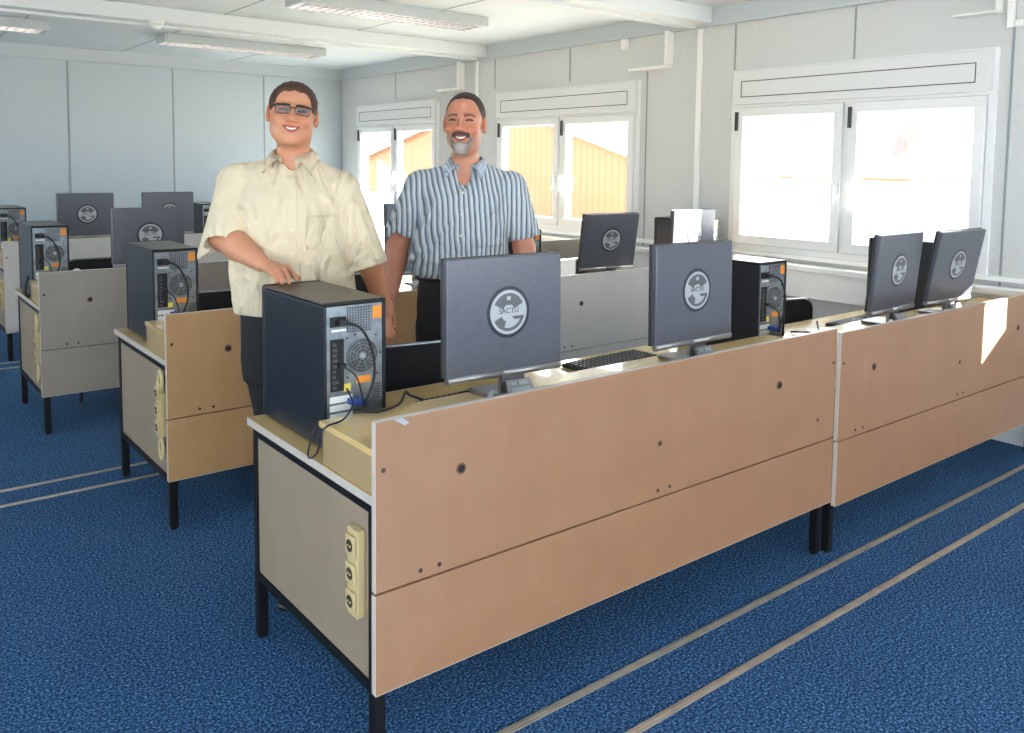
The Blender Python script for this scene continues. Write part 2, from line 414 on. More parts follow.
# ------------------------------------------------------------------ desks
DL, DD = 2.138, .87
def desk(x, y, z, M_front, label, mirror=False, sockets=True):
    """local origin: left front corner of the front panel on the floor, +x along the row, +y to the user's side"""
    r = empty('computer_desk', (x, y, z)); tag(r, label, 'desk', 'two metre computer desks in four rows')
    L, D = DL, DD
    b = MB(); b.box(.0, L, .020, D, .735, .759, .002); b.build('tabletop', M_top, r)
    b = MB(); b.box(-.0015, .0, .020, D, .735, .7588, 0).box(0, L, D, D + .0015, .735, .7588, 0); b.build('edge_band', M_edge, r)
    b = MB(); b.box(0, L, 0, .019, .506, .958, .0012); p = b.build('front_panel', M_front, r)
    for hx, hz in ((.265, .782), (1.745, .785)):
        q = MB(); q.cyl((hx, .0005, hz), (hx, -.0022, hz), .0155, n=24); q.mi = 1; q.cyl((hx, -.002, hz), (hx, -.003, hz), .0105, n=20); q.build('cable_hole', [M_holering, M_black], p)
    for hx, hz in ((1.075, .69), (.135, .53), (.195, .53), (1.07, .53), (1.13, .53), (L - .12, .60), (.022, .83), (L - .02, .82)):
        q = MB(); q.cyl((hx, .0005, hz), (hx, -.0015, hz), .0065 if hx != 1.075 else .009, n=14); q.build('screw_hole', M_socketd, p)
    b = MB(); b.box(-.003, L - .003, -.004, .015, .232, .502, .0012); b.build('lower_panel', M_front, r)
    b = MB(); b.box(-.0016, 0, .0005, .0185, .5065, .9575).box(0, L, .0005, .0185, .958, .9592); b.build('edge_band', M_edge, p)
    b = MB(); b.box(-.0046, -.003, -.0035, .0145, .2325, .5015).box(-.003, L - .003, -.0035, .0145, .2304, .232); b.build('edge_band', M_edge, r)
    # riser shelf behind the front panel
    b = MB(); b.box(.004, L - .004, .020, .335, .862, .880, .0015); b.build('riser_board', M_top, r)
    for xa in (.006, L / 2 - .009, L - .024):
        MB().box(xa, xa + .018, .021, .315, .760, .861, .001).build('riser_support', M_risers, r)
    # steel frame
    b = MB(); t = .034
    b.box(.012, L - .012, D - .05, D - .05 + t, .700, .734, .003).box(.012, L - .012, .030, .030 + t, .700, .734, .003)
    for xx in (.012, L - .012 - t):
        b.box(xx, xx + t, .030 + t, D - .05, .700, .7338, .003).box(xx, xx + t, .030 + t, D - .05, .205, .235, .003)
    b.build('steel_frame', M_steel, r)
    for xx in (.012, L - .012 - t):
        for yy in (.030, D - .05):
            b = MB(); b.box(xx, xx + t, yy, yy + t, .012, .6995, .003); b.box(xx + .003, xx + t - .003, yy + .003, yy + t - .003, 0, .012, .002); b.build('leg', M_steel, r)
    for xx in (.016, L - .034):
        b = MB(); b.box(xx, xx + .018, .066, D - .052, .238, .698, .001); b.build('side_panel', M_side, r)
    # socket strip on the left side panel
    if not sockets: return r
    b = MB(); b.box(-.010, .016, .084, .140, .402, .644, .005); s = b.build('socket_strip', M_socket, r)
    for k in range(3):
        zc = .600 - k * .077
        q = MB(); q.box(-.017, -.010, .086, .138, zc - .028, zc + .028, .005); q.cyl((-.0168, .112, zc), (-.0176, .112, zc), .0215, n=24)
        q.mi = 1; q.cyl((-.0176, .112, zc), (-.0182, .112, zc), .0170, n=24)
        q.mi = 0; q.cyl((-.0182, .1055, zc), (-.0210, .1055, zc), .0028, n=8).cyl((-.0182, .1185, zc), (-.0210, .1185, zc), .0028, n=8)
        q.build('socket', [M_socket, M_socketd], s)
    if mirror:
        for zc in (.655, .355):
            b = MB(); pts = [(-.004, .083 + .026 * math.cos(a), zc + .045 * math.sin(a)) for a in [2 * PI * k / 24 for k in range(24)]]
            b.tube(pts, .009, 8, closed=True); b.mi = 1; b.cyl((.0155, .083, zc), (.0145, .083, zc), .026, n=20); b.build('cable_grommet', [M_socket, M_black], r)
    return r
R1, R2, R3, R4 = 1.868, 3.71, 5.48, 7.67
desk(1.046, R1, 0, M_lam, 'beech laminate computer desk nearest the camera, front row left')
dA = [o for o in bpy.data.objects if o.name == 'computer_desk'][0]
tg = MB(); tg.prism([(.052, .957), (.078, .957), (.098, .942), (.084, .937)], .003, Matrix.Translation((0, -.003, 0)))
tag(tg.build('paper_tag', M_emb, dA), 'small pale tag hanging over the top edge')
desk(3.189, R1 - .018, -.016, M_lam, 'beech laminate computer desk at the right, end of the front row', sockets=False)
desk(1.07, R2, 0, M_lam_tan_lit, 'tan-lit computer desk of the second row, left, behind the man in the cream shirt', True)
desk(3.212, R2, 0, M_lam_pale_lit, 'pale-lit computer desk seen between the two nearest monitors', sockets=False)
desk(.885, R3, 0, M_lam_grey_lit, 'grey-lit laminate computer desk of the third row, left side', True)
desk(3.025, R3, 0, M_lam_grey_lit, 'grey-lit laminate computer desk of the third row, beyond the man in the striped shirt', sockets=False)
desk(1.0, R4, .0, M_lam_pale_lit, 'pale-lit computer desk of the rearmost row at the left edge')
desk(3.14, R4, .0, M_lam_pale_lit, 'pale-lit computer desk of the rearmost row near the window corner', sockets=False)

# ------------------------------------------------------------------ monitors
def text_mesh(txt, size, name):
    cu = bpy.data.curves.new(name, 'FONT'); cu.body = txt; cu.size = size; cu.align_x = 'CENTER'; cu.align_y = 'CENTER'; cu.extrude = .0004
    to = bpy.data.objects.new(name, cu); C.objects.link(to)
    dg = bpy.context.evaluated_depsgraph_get(); dg.update()
    me = bpy.data.meshes.new_from_object(to.evaluated_get(dg)); bpy.data.objects.remove(to); return me

def make_monitor():
    """origin: base centre on the desk; screen faces +y, back faces -y"""
    r = empty('monitor')
    W, H = .435, .362
    zb = .088
    tilt = empty('x'); bpy.data.objects.remove(tilt)
    b = MB(); b.box(-W / 2, W / 2, -.020, .004, zb, zb + H, .005); body = b.build('display_body', M_monback, r)
    b = MB(); b.box(-W / 2 - .002, W / 2 + .002, .0045, .014, zb - .002, zb + H + .002, .003); b.build('bezel', M_monedge, body)
    b = MB(); b.box(-W / 2 + .02, W / 2 - .02, .0142, .0152, zb + .03, zb + H - .02, 0); b.build('screen', M_screen, body)
    b = MB(); b.cyl((-W / 2 + .004, -.012, zb - .007), (-.012, -.012, zb - .007), .0125, n=20).cyl((-.010, -.012, zb - .007), (W / 2 - .002, -.012, zb - .007), .0125, n=20)
    b.build('hinge_bar', M_silver, body)
    # emblem
    cx, cz = .008, zb + H * .512
    b = MB(); b.mi = 0; b.cyl((cx, -.0195, cz), (cx, -.0208, cz), .083, .080, 48); b.mi = 1; b.cyl((cx, -.0208, cz), (cx, -.0216, cz), .070, .069, 48)
    e = b.build('emblem', [M_ring, M_emb], body)
    b = MB(); T = Matrix.Translation((cx, -.0222, cz))
    def arc(r0, r1, a0, a1, n_=16):
        P = [(r1 * math.cos(math.radians(a0 + (a1 - a0) * i / n_)), r1 * math.sin(math.radians(a0 + (a1 - a0) * i / n_))) for i in range(n_ + 1)]
        Q = [(r0 * math.cos(math.radians(a1 - (a1 - a0) * i / n_)), r0 * math.sin(math.radians(a1 - (a1 - a0) * i / n_))) for i in range(n_ + 1)]
        return P + Q
    b.prism(arc(.024, .060, 26, 80), .0006, T); b.prism(arc(.024, .060, 100, 154), .0006, T); b.prism(arc(.050, .060, 80, 100, 4), .0006, T)
    b.prism([(-.006, .022), (.006, .022), (.006, .038), (-.006, .038)], .0006, T)
    b.prism(arc(.030, .060, 205, 250), .0006, T)
    b.prism(arc(.050, .060, 250, 345), .0006, T)
    b.prism([(.012, -.014), (.056, -.014), (.056, -.024), (.022, -.024)], .0006, T)
    b.build('emblem_marks', M_embd, e)
    me = text_mesh('SACTU', .024, 'emblem_text'); me.materials.append(M_ring)
    t = bpy.data.objects.new('emblem_text', me); C.objects.link(t); t.parent = e; t.location = (cx, -.0219, cz + .004); t.rotation_euler = (PI / 2, 0, 0)
    # stand
    b = MB()
    b.prism([(-.05, 0), (.05, 0), (.042, .075), (-.042, .075)], .016, Matrix.Translation((.035, -.008, .006)))
    b.build('stand_neck', M_silver, r)
    b = MB(); b.box(-.055, .125, -.115, .115, 0, .014, .006)
    b.build('stand_base', M_silver, r)
    nb = MB(); nb.prism([(-.052, .0), (.052, .0), (.046, .055), (-.046, .055)], .010, Matrix.Translation((.035, -.062, .014)) @ Matrix.Rotation(-.55, 4, 'X'))
    nb.mi = 1
    for (xa, xb, za, zb_) in ((-.035, -.012, .036, .046), (-.004, .034, .034, .047), (-.036, .034, .010, .026)):
        nb.prism([(xa, za), (xb, za), (xb, zb_), (xa, zb_)], .004, Matrix.Translation((.035, -.0645, .016)) @ Matrix.Rotation(-.55, 4, 'X'))
    nb.build('port_cover', [M_silver, M_emb], r)
    b = MB(); b.tube(spline([(-.045, -.03, .02), (-.075, -.05, .035), (-.105, -.085, .022), (-.115, -.12, .008)], 6), .009, 8)
    b.build('cable_guide', M_emb, r)
    return r, body
mon0, body0 = make_monitor()
first = [True]
def monitor(x, y, z, rz, tilt, label, s=1.0):
    if first[0]: o = mon0; first[0] = False
    else: o = copy_tree(mon0)
    o.location = (x, y, z); o.rotation_euler = (0, 0, math.radians(rz))
    for ch in [c for c in bpy.data.objects if c.parent is o]:
        if ch.name.startswith('display_body'):
            a = math.radians(tilt)      # positive: the top leans towards -y; pivot at the hinge bar
            zp = .081
            ch.rotation_euler = (a, 0, 0); ch.location = (0, 0 - (-math.sin(a) * zp), zp - math.cos(a) * zp)
    o.scale = (1, 1, s)
    tag(o, label, 'monitor', 'flat monitors seen from behind')
    return o
RZ = .8804
monitor(1.625, 2.09, RZ, -3, -1, 'grey monitor nearest the camera, seen from behind, right of the front black tower')
monitor(2.49, 2.055, RZ, 0, -1, 'grey monitor left of the second black tower in the front row')
monitor(3.925, 2.04, RZ - .016, 2, 5, 'dark grey monitor, left one of the pair on the right desk', 0.992)
monitor(4.45, 2.02, RZ - .016, -3, 10, 'dark grey monitor, right one of the pair, with a bright reflection at its foot', 0.995)
monitor(3.845, 3.885, RZ, -6, 8, 'blue-grey monitor on the pale-lit desk in front of the middle window', 0.955)
monitor(4.65, 3.86, RZ, 0, 2, 'pale bluish monitor half hidden above the second nearest monitor', 0.955)
monitor(2.47, 3.89, RZ + .065, -4, -3, 'raised monitor whose edge shows between the two men')
monitor(1.53, 5.635, RZ, 0, 0, 'grey monitor behind the second row tower at the left', 0.955)
monitor(1.63, 7.83, RZ, 0, 0, 'grey monitor with bright round emblem against the back wall, leftmost', 0.985)
monitor(2.30, 7.83, RZ, 0, 0, 'grey monitor on the rear row partly behind another monitor', 0.985)
monitor(4.42, 7.85, RZ, 0, 0, 'light blue monitor by the left window, behind both men', 0.93)

# ------------------------------------------------------------------ computer towers
TW, TD, TH = .208, .465, .445
def make_tower():
    """origin: centre of the footprint; rear plate with sockets faces -y"""
    r = empty('computer_tower'); w, d = TW / 2, TD / 2
    b = MB()
    b.box(-w, -w + .010, -d, d - .03, .008, TH - .012, .002).box(w - .010, w, -d, d - .03, .008, TH - .012, .002)
    b.box(-w + .004, w - .004, -d + .02, d - .03, .008, TH - .014)
    b.build('case', M_case, r)
    MB().box(-w, w, -d - .001, d - .03, TH - .012, TH, .004).build('top_cover', M_casetop, r)
    MB().box(-w - .001, w + .001, d - .03, d, .004, TH + .001, .010).build('front_bezel', M_dark, r)
    b = MB()
    for sx in (-1, 1):
        for sy in (-1, 1): b.cyl((sx * (w - .03), sy * (d - .05), .008), (sx * (w - .03), sy * (d - .05), 0), .014, n=14)
    b.build('rubber_feet', M_black, r)
    p = MB().box(-w + .011, w - .011, -d + .004, -d + .020, .012, TH - .014, .001).build('rear_plate', M_plate, r)
    Y = -d + .004
    def at(u, v): return (-w + .011 + u * (TW - .022), TH - .014 - v * (TH - .026))
    def pad(name, u0, u1, v0, v1, m, t=.002, par=p, off=0):
        x0, z1 = at(u0, v0); x1, z0 = at(u1, v1); o = MB().box(x0, x1, Y - t - off, Y + .001 - off, z0, z1, .0006).build(name, m, par); return o
    pad('power_supply_grill', .36, .80, .015, .195, M_grill)
    b = MB(); x0, z1 = at(.36, .02); x1, z0 = at(.80, .19)
    for k in range(9):
        xx = x0 + (x1 - x0) * (k + .5) / 9; b.box(xx - .0012, xx + .0012, Y - .0032, Y - .002, z0, z1)
    for k in range(9):
        zz = z0 + (z1 - z0) * (k + .5) / 9; b.box(x0, x1, Y - .0036, Y - .0032, zz - .0010, zz + .0010)
    b.build('grill_wires', M_plate, p)
    pad('power_socket', .06, .33, .075, .145, M_black, .006)
    pad('power_switch', .08, .34, .165, .18, M_white, .003)
    pad('slot_recess', .06, .30, .235, .61, M_black, .0015)
    b = MB()
    x0, z1 = at(.09, .25); x1, z0 = at(.27, .6)
    random.seed(3)
    for k in range(9):
        zz = z1 - (z1 - z0) * (k + .5) / 9; b.box(x0 + .002, x0 + .010 + .012 * random.random(), Y - .005, Y - .001, zz - .006, zz + .004, .001)
    b.build('ports', M_grill, p)
    cx, cz = at(.63, .375)
    b = MB(); b.cyl((cx, Y + .001, cz), (cx, Y - .002, cz), .053, n=36); b.mi = 1
    for rr in (.012, .022, .032, .042, .051):
        b.tube([(cx + rr * math.cos(2 * PI * k / 36), Y - .003, cz + rr * math.sin(2 * PI * k / 36)) for k in range(36)], .0011, 5, closed=True)
    for k in range(8):
        a = PI / 4 * k + .3; b.cyl((cx + .012 * math.cos(a), Y - .003, cz + .012 * math.sin(a)), (cx + .051 * math.cos(a), Y - .003, cz + .051 * math.sin(a)), .0011, n=6)
    b.mi = 2; b.cyl((cx, Y - .001, cz), (cx, Y - .0045, cz), .009, n=18)
    b.build('fan_grill', [M_grill, M_plate, M_emb], p)
    pad('orange_label', .82, .985, .02, .115, M_orange)
    pad('orange_label', .52, .78, .525, .575, M_orange)
    pad('yellow_label', .30, .42, .565, .62, M_yellow)
    rr = .003
    for (u, v) in ((.36, .235), (.88, .235), (.36, .52), (.9, .52), (.5, .215), (.95, .37)):
        x, z = at(u, v); MB().cyl((x, Y, z), (x, Y - .003, z), rr, n=8).build('screw', M_black, p)
    b = MB()
    for k in range(6):
        x0, z0 = at(.80, .60 + k * .02); b.box(x0, x0 + .03, Y - .0015, Y, z0 - .002, z0 + .002)
    b.build('air_slots', M_grill, p)
    b = MB(); x0, _ = at(.05, 0); x1, _ = at(.45, 0)
    for k in range(5):
        _, z = at(0, .67 + k * .062); b.box(x0, x1, Y - .002, Y, z - .010, z + .010, .001)
    b.build('slot_covers', M_white, p)
    x, z = at(.22, .11)
    xb, zb = at(.62, .70)
    c = MB(); c.box(x - .012, x + .018, Y - .03, Y - .004, z - .008, z + .008, .003)
    c.tube(spline([(x + .010, Y - .026, z), (x + .05, Y - .045, z - .02), (x + .085, Y - .048, z - .09), (x + .095, Y - .04, z - .17), (x + .075, Y - .03, z - .24), (x + .07, Y - .03, z - .262)], 8), .0042, 8)
    c.build('power_cable', M_dark, r)
    c = MB(); x2, z2 = at(.22, .42)
    c.box(x2 - .008, x2 + .012, Y - .025, Y - .002, z2 - .008, z2 + .006, .002)
    c.tube(spline([(x2, Y - .02, z2), (x2 + .03, Y - .05, z2 - .03), (x2 + .05, Y - .052, z2 - .10), (x2 + .06, Y - .040, z2 - .126)], 8), .0028, 7)
    c.build('data_cable', M_dark, r)
    c = MB(); _, z3 = at(0, .685)
    c.box(-.03, .012, Y - .042, Y - .004, z3 - .010, z3 + .008, .003); c.mi = 1; c.box(-.025, .007, Y - .004, Y, z3 - .006, z3 + .006)
    c.build('blue_plug', [M_blue, M_plate], r)
    return r
tow0 = make_tower(); tf = [True]
def tower(x0, y0, z, label, rz=0):
    if tf[0]: o = tow0; tf[0] = False
    else: o = copy_tree(tow0)
    o.location = (x0 + TW / 2, y0 + TD / 2, z); o.rotation_euler = (0, 0, math.radians(rz))
    tag(o, label, 'computer', 'black computer towers showing their rear sockets'); return o
TZ = .7595
tower(1.098, R1 + .400, TZ, 'black computer tower under the hand of the man in the cream shirt')
tower(3.205, R1 + .400, TZ - .016, 'black computer tower between the second monitor and the black chair on the right')
tower(4.965, R1 + .40, TZ - .016, 'dark computer tower showing between the pair of monitors on the right desk')
tower(1.115, R2 + .345, TZ, 'black computer tower on the second row desk, left of the man in the cream shirt')
tower(3.24, R2 + .345, TZ, 'computer tower just visible beside the sleeve of the striped shirt')
tower(5.04, R2 + .385, TZ, 'narrow dark computer tower left of the pale bluish monitor')
tower(.905, R3 + .345, TZ, 'computer tower on the third row desk at the left, cable looped at its foot')
tower(1.01, R4 + .345, TZ, 'computer tower cut by the left edge of the photo')
tower(2.655, R4 + .345, TZ, 'sliver of a dark computer tower beside the cream shirt sleeve, rear row')

def cable(pts, r, m, name, label):
    b = MB(); b.tube(spline(pts, 10), r, 8); o = b.build(name, m); tag(o, label, 'cable'); return o
zt, zr = .7595 + .008, .880 + .004
cable([(1.155, 2.235, .95), (1.150, 2.19, zr + .03), (1.10, 2.15, zr + .004), (1.035, 2.14, .875), (1.028, 2.17, .80), (1.032, 2.235, .768), (1.05, 2.262, .80), (1.075, 2.262, .86)], .0028, M_dark, 'loose_cable', 'thin black cable looping over the end of the riser shelf of the nearest desk')
cable([(1.16, 2.205, zr + .006), (1.22, 2.16, zr + .004), (1.30, 2.18, zr + .008), (1.345, 2.215, zr + .03), (1.37, 2.23, zr + .012), (1.45, 2.25, .85), (1.46, 2.27, zt + .004), (1.55, 2.30, zt + .002)], .0045, M_dark, 'power_cable', 'black cable behind the nearest tower running to the right along the riser')
cable([(3.36, 2.20, zr - .012), (3.42, 2.14, zr - .012), (3.47, 2.13, zr - .012), (3.53, 2.17, zr - .002), (3.57, 2.20, zr + .012)], .0045, M_dark, 'power_cable', 'black cable end with a plug in front of the second tower')
cable([(.888, 5.84, .90), (.872, 5.83, .86), (.868, 5.83, .80), (.880, 5.832, .775), (.892, 5.835, .790)], .008, M_dark, 'power_cable', 'thick black cable loop at the third row tower')
cable([(1.10, 5.81, .888), (1.14, 5.79, .93), (1.18, 5.77, .905), (1.21, 5.76, .888)], .006, M_white, 'white_cable', 'short white cable beside the third row tower')

# keyboards and mice
def make_keyboard():
    r = empty('keyboard')
    MB().box(-.225, .225, -.075, .075, 0, .016, .005).build('keyboard_body', M_dark, r)
    b = MB()
    for j in range(6):
        for i in range(18):
            x = -.215 + i * .0242; y = .062 - j * .0235; b.box(x, x + .020, y - .019, y, .0162, .022, .002, seg=1)
    b.build('keys', M_monedge, r); return r
kb0 = make_keyboard(); kf = [True]
def keyboard(x, y, z, rz, label):
    if kf[0]: o = kb0; kf[0] = False
    else: o = copy_tree(kb0)
    o.location = (x, y, z); o.rotation_euler = (0, 0, math.radians(rz)); tag(o, label, 'keyboard', 'black keyboards on the desktops')
keyboard(2.60, 2.58, .7592, 2, 'black keyboard on the front desk behind the second nearest monitor')
keyboard(1.80, 2.46, .7592, 1, 'black keyboard behind the nearest monitor')
keyboard(4.47, 2.50, .7432, 3, 'black keyboard on the right desk, left of the pair of monitors')
keyboard(1.60, 6.20, .7592, 0, 'black keyboard on the third row desk')

# ------------------------------------------------------------------ chairs
def make_chair():
    """origin on the floor below the seat centre; faces -y (towards the desk), backrest at +y"""
    r = empty('office_chair')
    MB().box(-.215, .215, -.20, .20, .435, .475, .018, seg=3).build('seat', M_chair, r)
    # backrest: rounded plate
    nb = MB(); P = []
    W, z0, z1, rad = .205, .60, .905, .07
    for cx, cz, a0 in ((W - rad, z1 - rad, 0), (-W + rad, z1 - rad, 90), (-W + rad * .6, z0 + rad * .6, 180), (W - rad * .6, z0 + rad * .6, 270)):
        rr = rad if a0 < 180 else rad * .6
        for k in range(7):
            a = math.radians(a0 + 15 * k); P.append((cx + rr * math.cos(a), cz + rr * math.sin(a)))
    nb.prism(P, .022, Matrix.Translation((0, .215, 0)))
    nb.build('backrest', M_chair, r)
    t = MB(); t.tube([(x * 1.02, .226, z0 + (z - z0) * 1.012) for x, z in P], .0085, 8, closed=True); t.build('backrest_tube', M_chrome, r)
    for sx in (-1, 1):
        b = MB(); b.tube(spline([(sx * .17, .232, .62), (sx * .18, .235, .50), (sx * .19, .20, .425), (sx * .20, .05, .42)], 6), .011, 8)
        b.build('back_support', M_chrome, r)
    for sx in (-1, 1):
        for sy in (-1, 1):
            b = MB(); b.cyl((sx * .18, sy * .16, .43), (sx * .215, sy * .215, .01), .0115, n=12); b.cyl((sx * .215, sy * .215, .012), (sx * .216, sy * .216, 0), .015, n=12); b.build('leg', M_chrome, r)
    b = MB()
    for sx in (-1, 1): b.cyl((sx * .185, -.17, .425), (sx * .185, .19, .425), .010, n=10)
    for sy in (-1, 1): b.cyl((-.18, sy * .16, .42), (.18, sy * .16, .42), .010, n=10)
    b.build('seat_frame', M_chrome, r)
    return r
ch0 = make_chair(); cf = [True]
def chair(x, y, rz, label, s=1.0):
    if cf[0]: o = ch0; cf[0] = False
    else: o = copy_tree(ch0)
    o.location = (x, y, 0); o.rotation_euler = (0, 0, math.radians(rz)); o.scale = (1, 1, s)
    tag(o, label, 'chair', 'black chairs pushed up to the desks')
chair(1.690, 2.585, -9, 'black chair between the front tower and the nearest monitor')
chair(4.22, 2.63, -14, 'black chair right of the second front row tower, below the right window', .93)
chair(1.62, 4.60, 0, 'black chair behind the second row tower, left of the cream shirt', .955)
chair(1.42, 6.30, 0, 'black chair at the third row desk on the left')
chair(2.62, 4.55, 0, 'black chair at the second row desk between the two men')
chair(4.38, 4.60, 4, 'black chair whose rounded corner shows left of the monitor on the pale-lit desk', .975)

#PEOPLE#
# ------------------------------------------------------------------ people (signed distance bodies, surface nets)
class Field:
    def __init__(s, xs, ys, zs):
        s.xs, s.ys, s.zs = [np.asarray(a, dtype=np.float32) for a in (xs, ys, zs)]
        s.D = np.full((len(xs), len(ys), len(zs)), .08, dtype=np.float32)
    def win(s, lo, hi, m):
        out = []
        for a, l, h in zip((s.xs, s.ys, s.zs), lo, hi):
            i0 = max(0, int(np.searchsorted(a, l - m)) - 1); i1 = min(len(a), int(np.searchsorted(a, h + m)) + 1)
            if i1 <= i0: return None
            out.append(slice(i0, i1))
        return tuple(out)
    def pts(s, w):
        return s.xs[w[0]][:, None, None], s.ys[w[1]][None, :, None], s.zs[w[2]][None, None, :]
    def add(s, lo, hi, fn, k=.01, sub=False):
        w = s.win(lo, hi, k + .03)
        if w is None: return
        d = fn(*s.pts(w)).astype(np.float32); A = s.D[w]
        if sub: d = -d; A2 = np.maximum(A, d); h = np.maximum(k - np.abs(A - d), 0) / max(k, 1e-6); s.D[w] = A2 + h * h * k * .25
        else: A2 = np.minimum(A, d); h = np.maximum(k - np.abs(A - d), 0) / max(k, 1e-6); s.D[w] = A2 - h * h * k * .25
    def ell(s, c, r, k=.01, sub=False, M=None):
        c = np.array(c, dtype=np.float32); r = np.array(r, dtype=np.float32); R = float(max(r))
        def fn(x, y, z):
            X, Y, Z = x - c[0], y - c[1], z - c[2]
            if M is not None:
                X, Y, Z = (M[0][0] * X + M[1][0] * Y + M[2][0] * Z, M[0][1] * X + M[1][1] * Y + M[2][1] * Z, M[0][2] * X + M[1][2] * Y + M[2][2] * Z)
            k0 = np.sqrt((X / r[0]) ** 2 + (Y / r[1]) ** 2 + (Z / r[2]) ** 2); k1 = np.sqrt((X / r[0] ** 2) ** 2 + (Y / r[1] ** 2) ** 2 + (Z / r[2] ** 2) ** 2)
            return k0 * (k0 - 1) / np.maximum(k1, 1e-5)
        s.add(c - R, c + R, fn, k, sub)
    def cap(s, a, b, ra, rb=None, k=.01, sub=False, sc=(1, 1, 1), cut=None):
        rb = ra if rb is None else rb
        a = np.array(a, dtype=np.float32); b = np.array(b, dtype=np.float32); ab = b - a; L2 = float((ab * ab).sum()) + 1e-9; m = max(ra, rb)
        def fn(x, y, z):
            t = np.clip(((x - a[0]) * ab[0] + (y - a[1]) * ab[1] + (z - a[2]) * ab[2]) / L2, 0, 1)
            d = np.sqrt(((x - a[0] - t * ab[0]) / sc[0]) ** 2 + ((y - a[1] - t * ab[1]) / sc[1]) ** 2 + ((z - a[2] - t * ab[2]) / sc[2]) ** 2) - (ra + (rb - ra) * t)
            if cut is not None:
                for (p, n_) in cut: d = np.maximum(d, (x - p[0]) * n_[0] + (y - p[1]) * n_[1] + (z - p[2]) * n_[2])
            return d
        s.add(np.minimum(a, b) - m * 1.2, np.maximum(a, b) + m * 1.2, fn, k, sub)
    def chain(s, P, Rr, k=.01):
        for i in range(len(P) - 1): s.cap(P[i], P[i + 1], Rr[i], Rr[i + 1], k)
    def loft(s, T, k=.01, e=2.3, z0=None, z1=None, disp=None, sub=False):
        """T rows: z, cx, cy, rx, ry"""
        T = np.array(T, dtype=np.float32); T = T[np.argsort(T[:, 0])]
        def fn(x, y, z):
            zz = z.ravel(); V = [np.interp(zz, T[:, 0], T[:, i])[None, None, :] for i in range(1, 5)]
            q = (np.abs((x - V[0]) / V[2]) ** e + np.abs((y - V[1]) / V[3]) ** e) ** (1 / e)
            d = (q - 1) * np.minimum(V[2], V[3]) * .9
            if disp is not None: d = d + disp(x, y, z)
            d = np.maximum(d, z - T[-1, 0]); d = np.maximum(d, T[0, 0] - z); return d
        m = T[:, 3:5].max()
        s.add((T[:, 1].min() - m, T[:, 2].min() - m, T[0, 0]), (T[:, 1].max() + m, T[:, 2].max() + m, T[-1, 0]), fn, k, sub)
    def mesh(s):
        D = s.D; S = D < 0; nx, ny, nz = D.shape
        c = np.zeros((nx - 1, ny - 1, nz - 1), dtype=np.uint8)
        for i in (0, 1):
            for j in (0, 1):
                for k in (0, 1): c += S[i:nx - 1 + i, j:ny - 1 + j, k:nz - 1 + k]
        act = (c > 0) & (c < 8); I, J, K = np.nonzero(act); N = len(I)
        idx = np.full(act.shape, -1, dtype=np.int32); idx[I, J, K] = np.arange(N)
        acc = np.zeros((N, 3)); cnt = np.zeros(N)
        A = (s.xs, s.ys, s.zs)
        for ax in range(3):
            o = [a for a in range(3) if a != ax]
            for p in (0, 1):
                for q in (0, 1):
                    off = [0, 0, 0]; off[o[0]] = p; off[o[1]] = q
                    i0, j0, k0 = I + off[0], J + off[1], K + off[2]; e = [0, 0, 0]; e[ax] = 1
                    d0 = D[i0, j0, k0]; d1 = D[i0 + e[0], j0 + e[1], k0 + e[2]]
                    m = (d0 < 0) != (d1 < 0); t = np.where(m, d0 / np.where(m, d0 - d1, 1), 0)
                    P = np.stack([s.xs[i0], s.ys[j0], s.zs[k0]], 1).astype(float)
                    base = (i0, j0, k0)[ax]; P[:, ax] += t * (A[ax][np.minimum(base + 1, len(A[ax]) - 1)] - A[ax][base])
                    acc[m] += P[m]; cnt[m] += 1
        V = acc / cnt[:, None]
        faces = []
        for ax in range(3):
            o = [a for a in range(3) if a != ax]
            sl0 = [slice(1, -1)] * 3; sl1 = [slice(1, -1)] * 3; sl0[ax] = slice(0, -1); sl1[ax] = slice(1, None)
            a = S[tuple(sl0)]; b = S[tuple(sl1)]; ch = a != b; P = np.array(np.nonzero(ch)); 
            for t_ in o: P[t_] += 1
            fl = a[ch]
            def cell(p, q):
                Q = P.copy(); Q[o[0]] -= p; Q[o[1]] -= q; return idx[Q[0], Q[1], Q[2]]
            q = np.stack([cell(1, 1), cell(0, 1), cell(0, 0), cell(1, 0)], 1)
            if ax == 1: fl = ~fl
            q[~fl] = q[~fl][:, ::-1]; faces.append(q)
        return V, np.concatenate(faces)

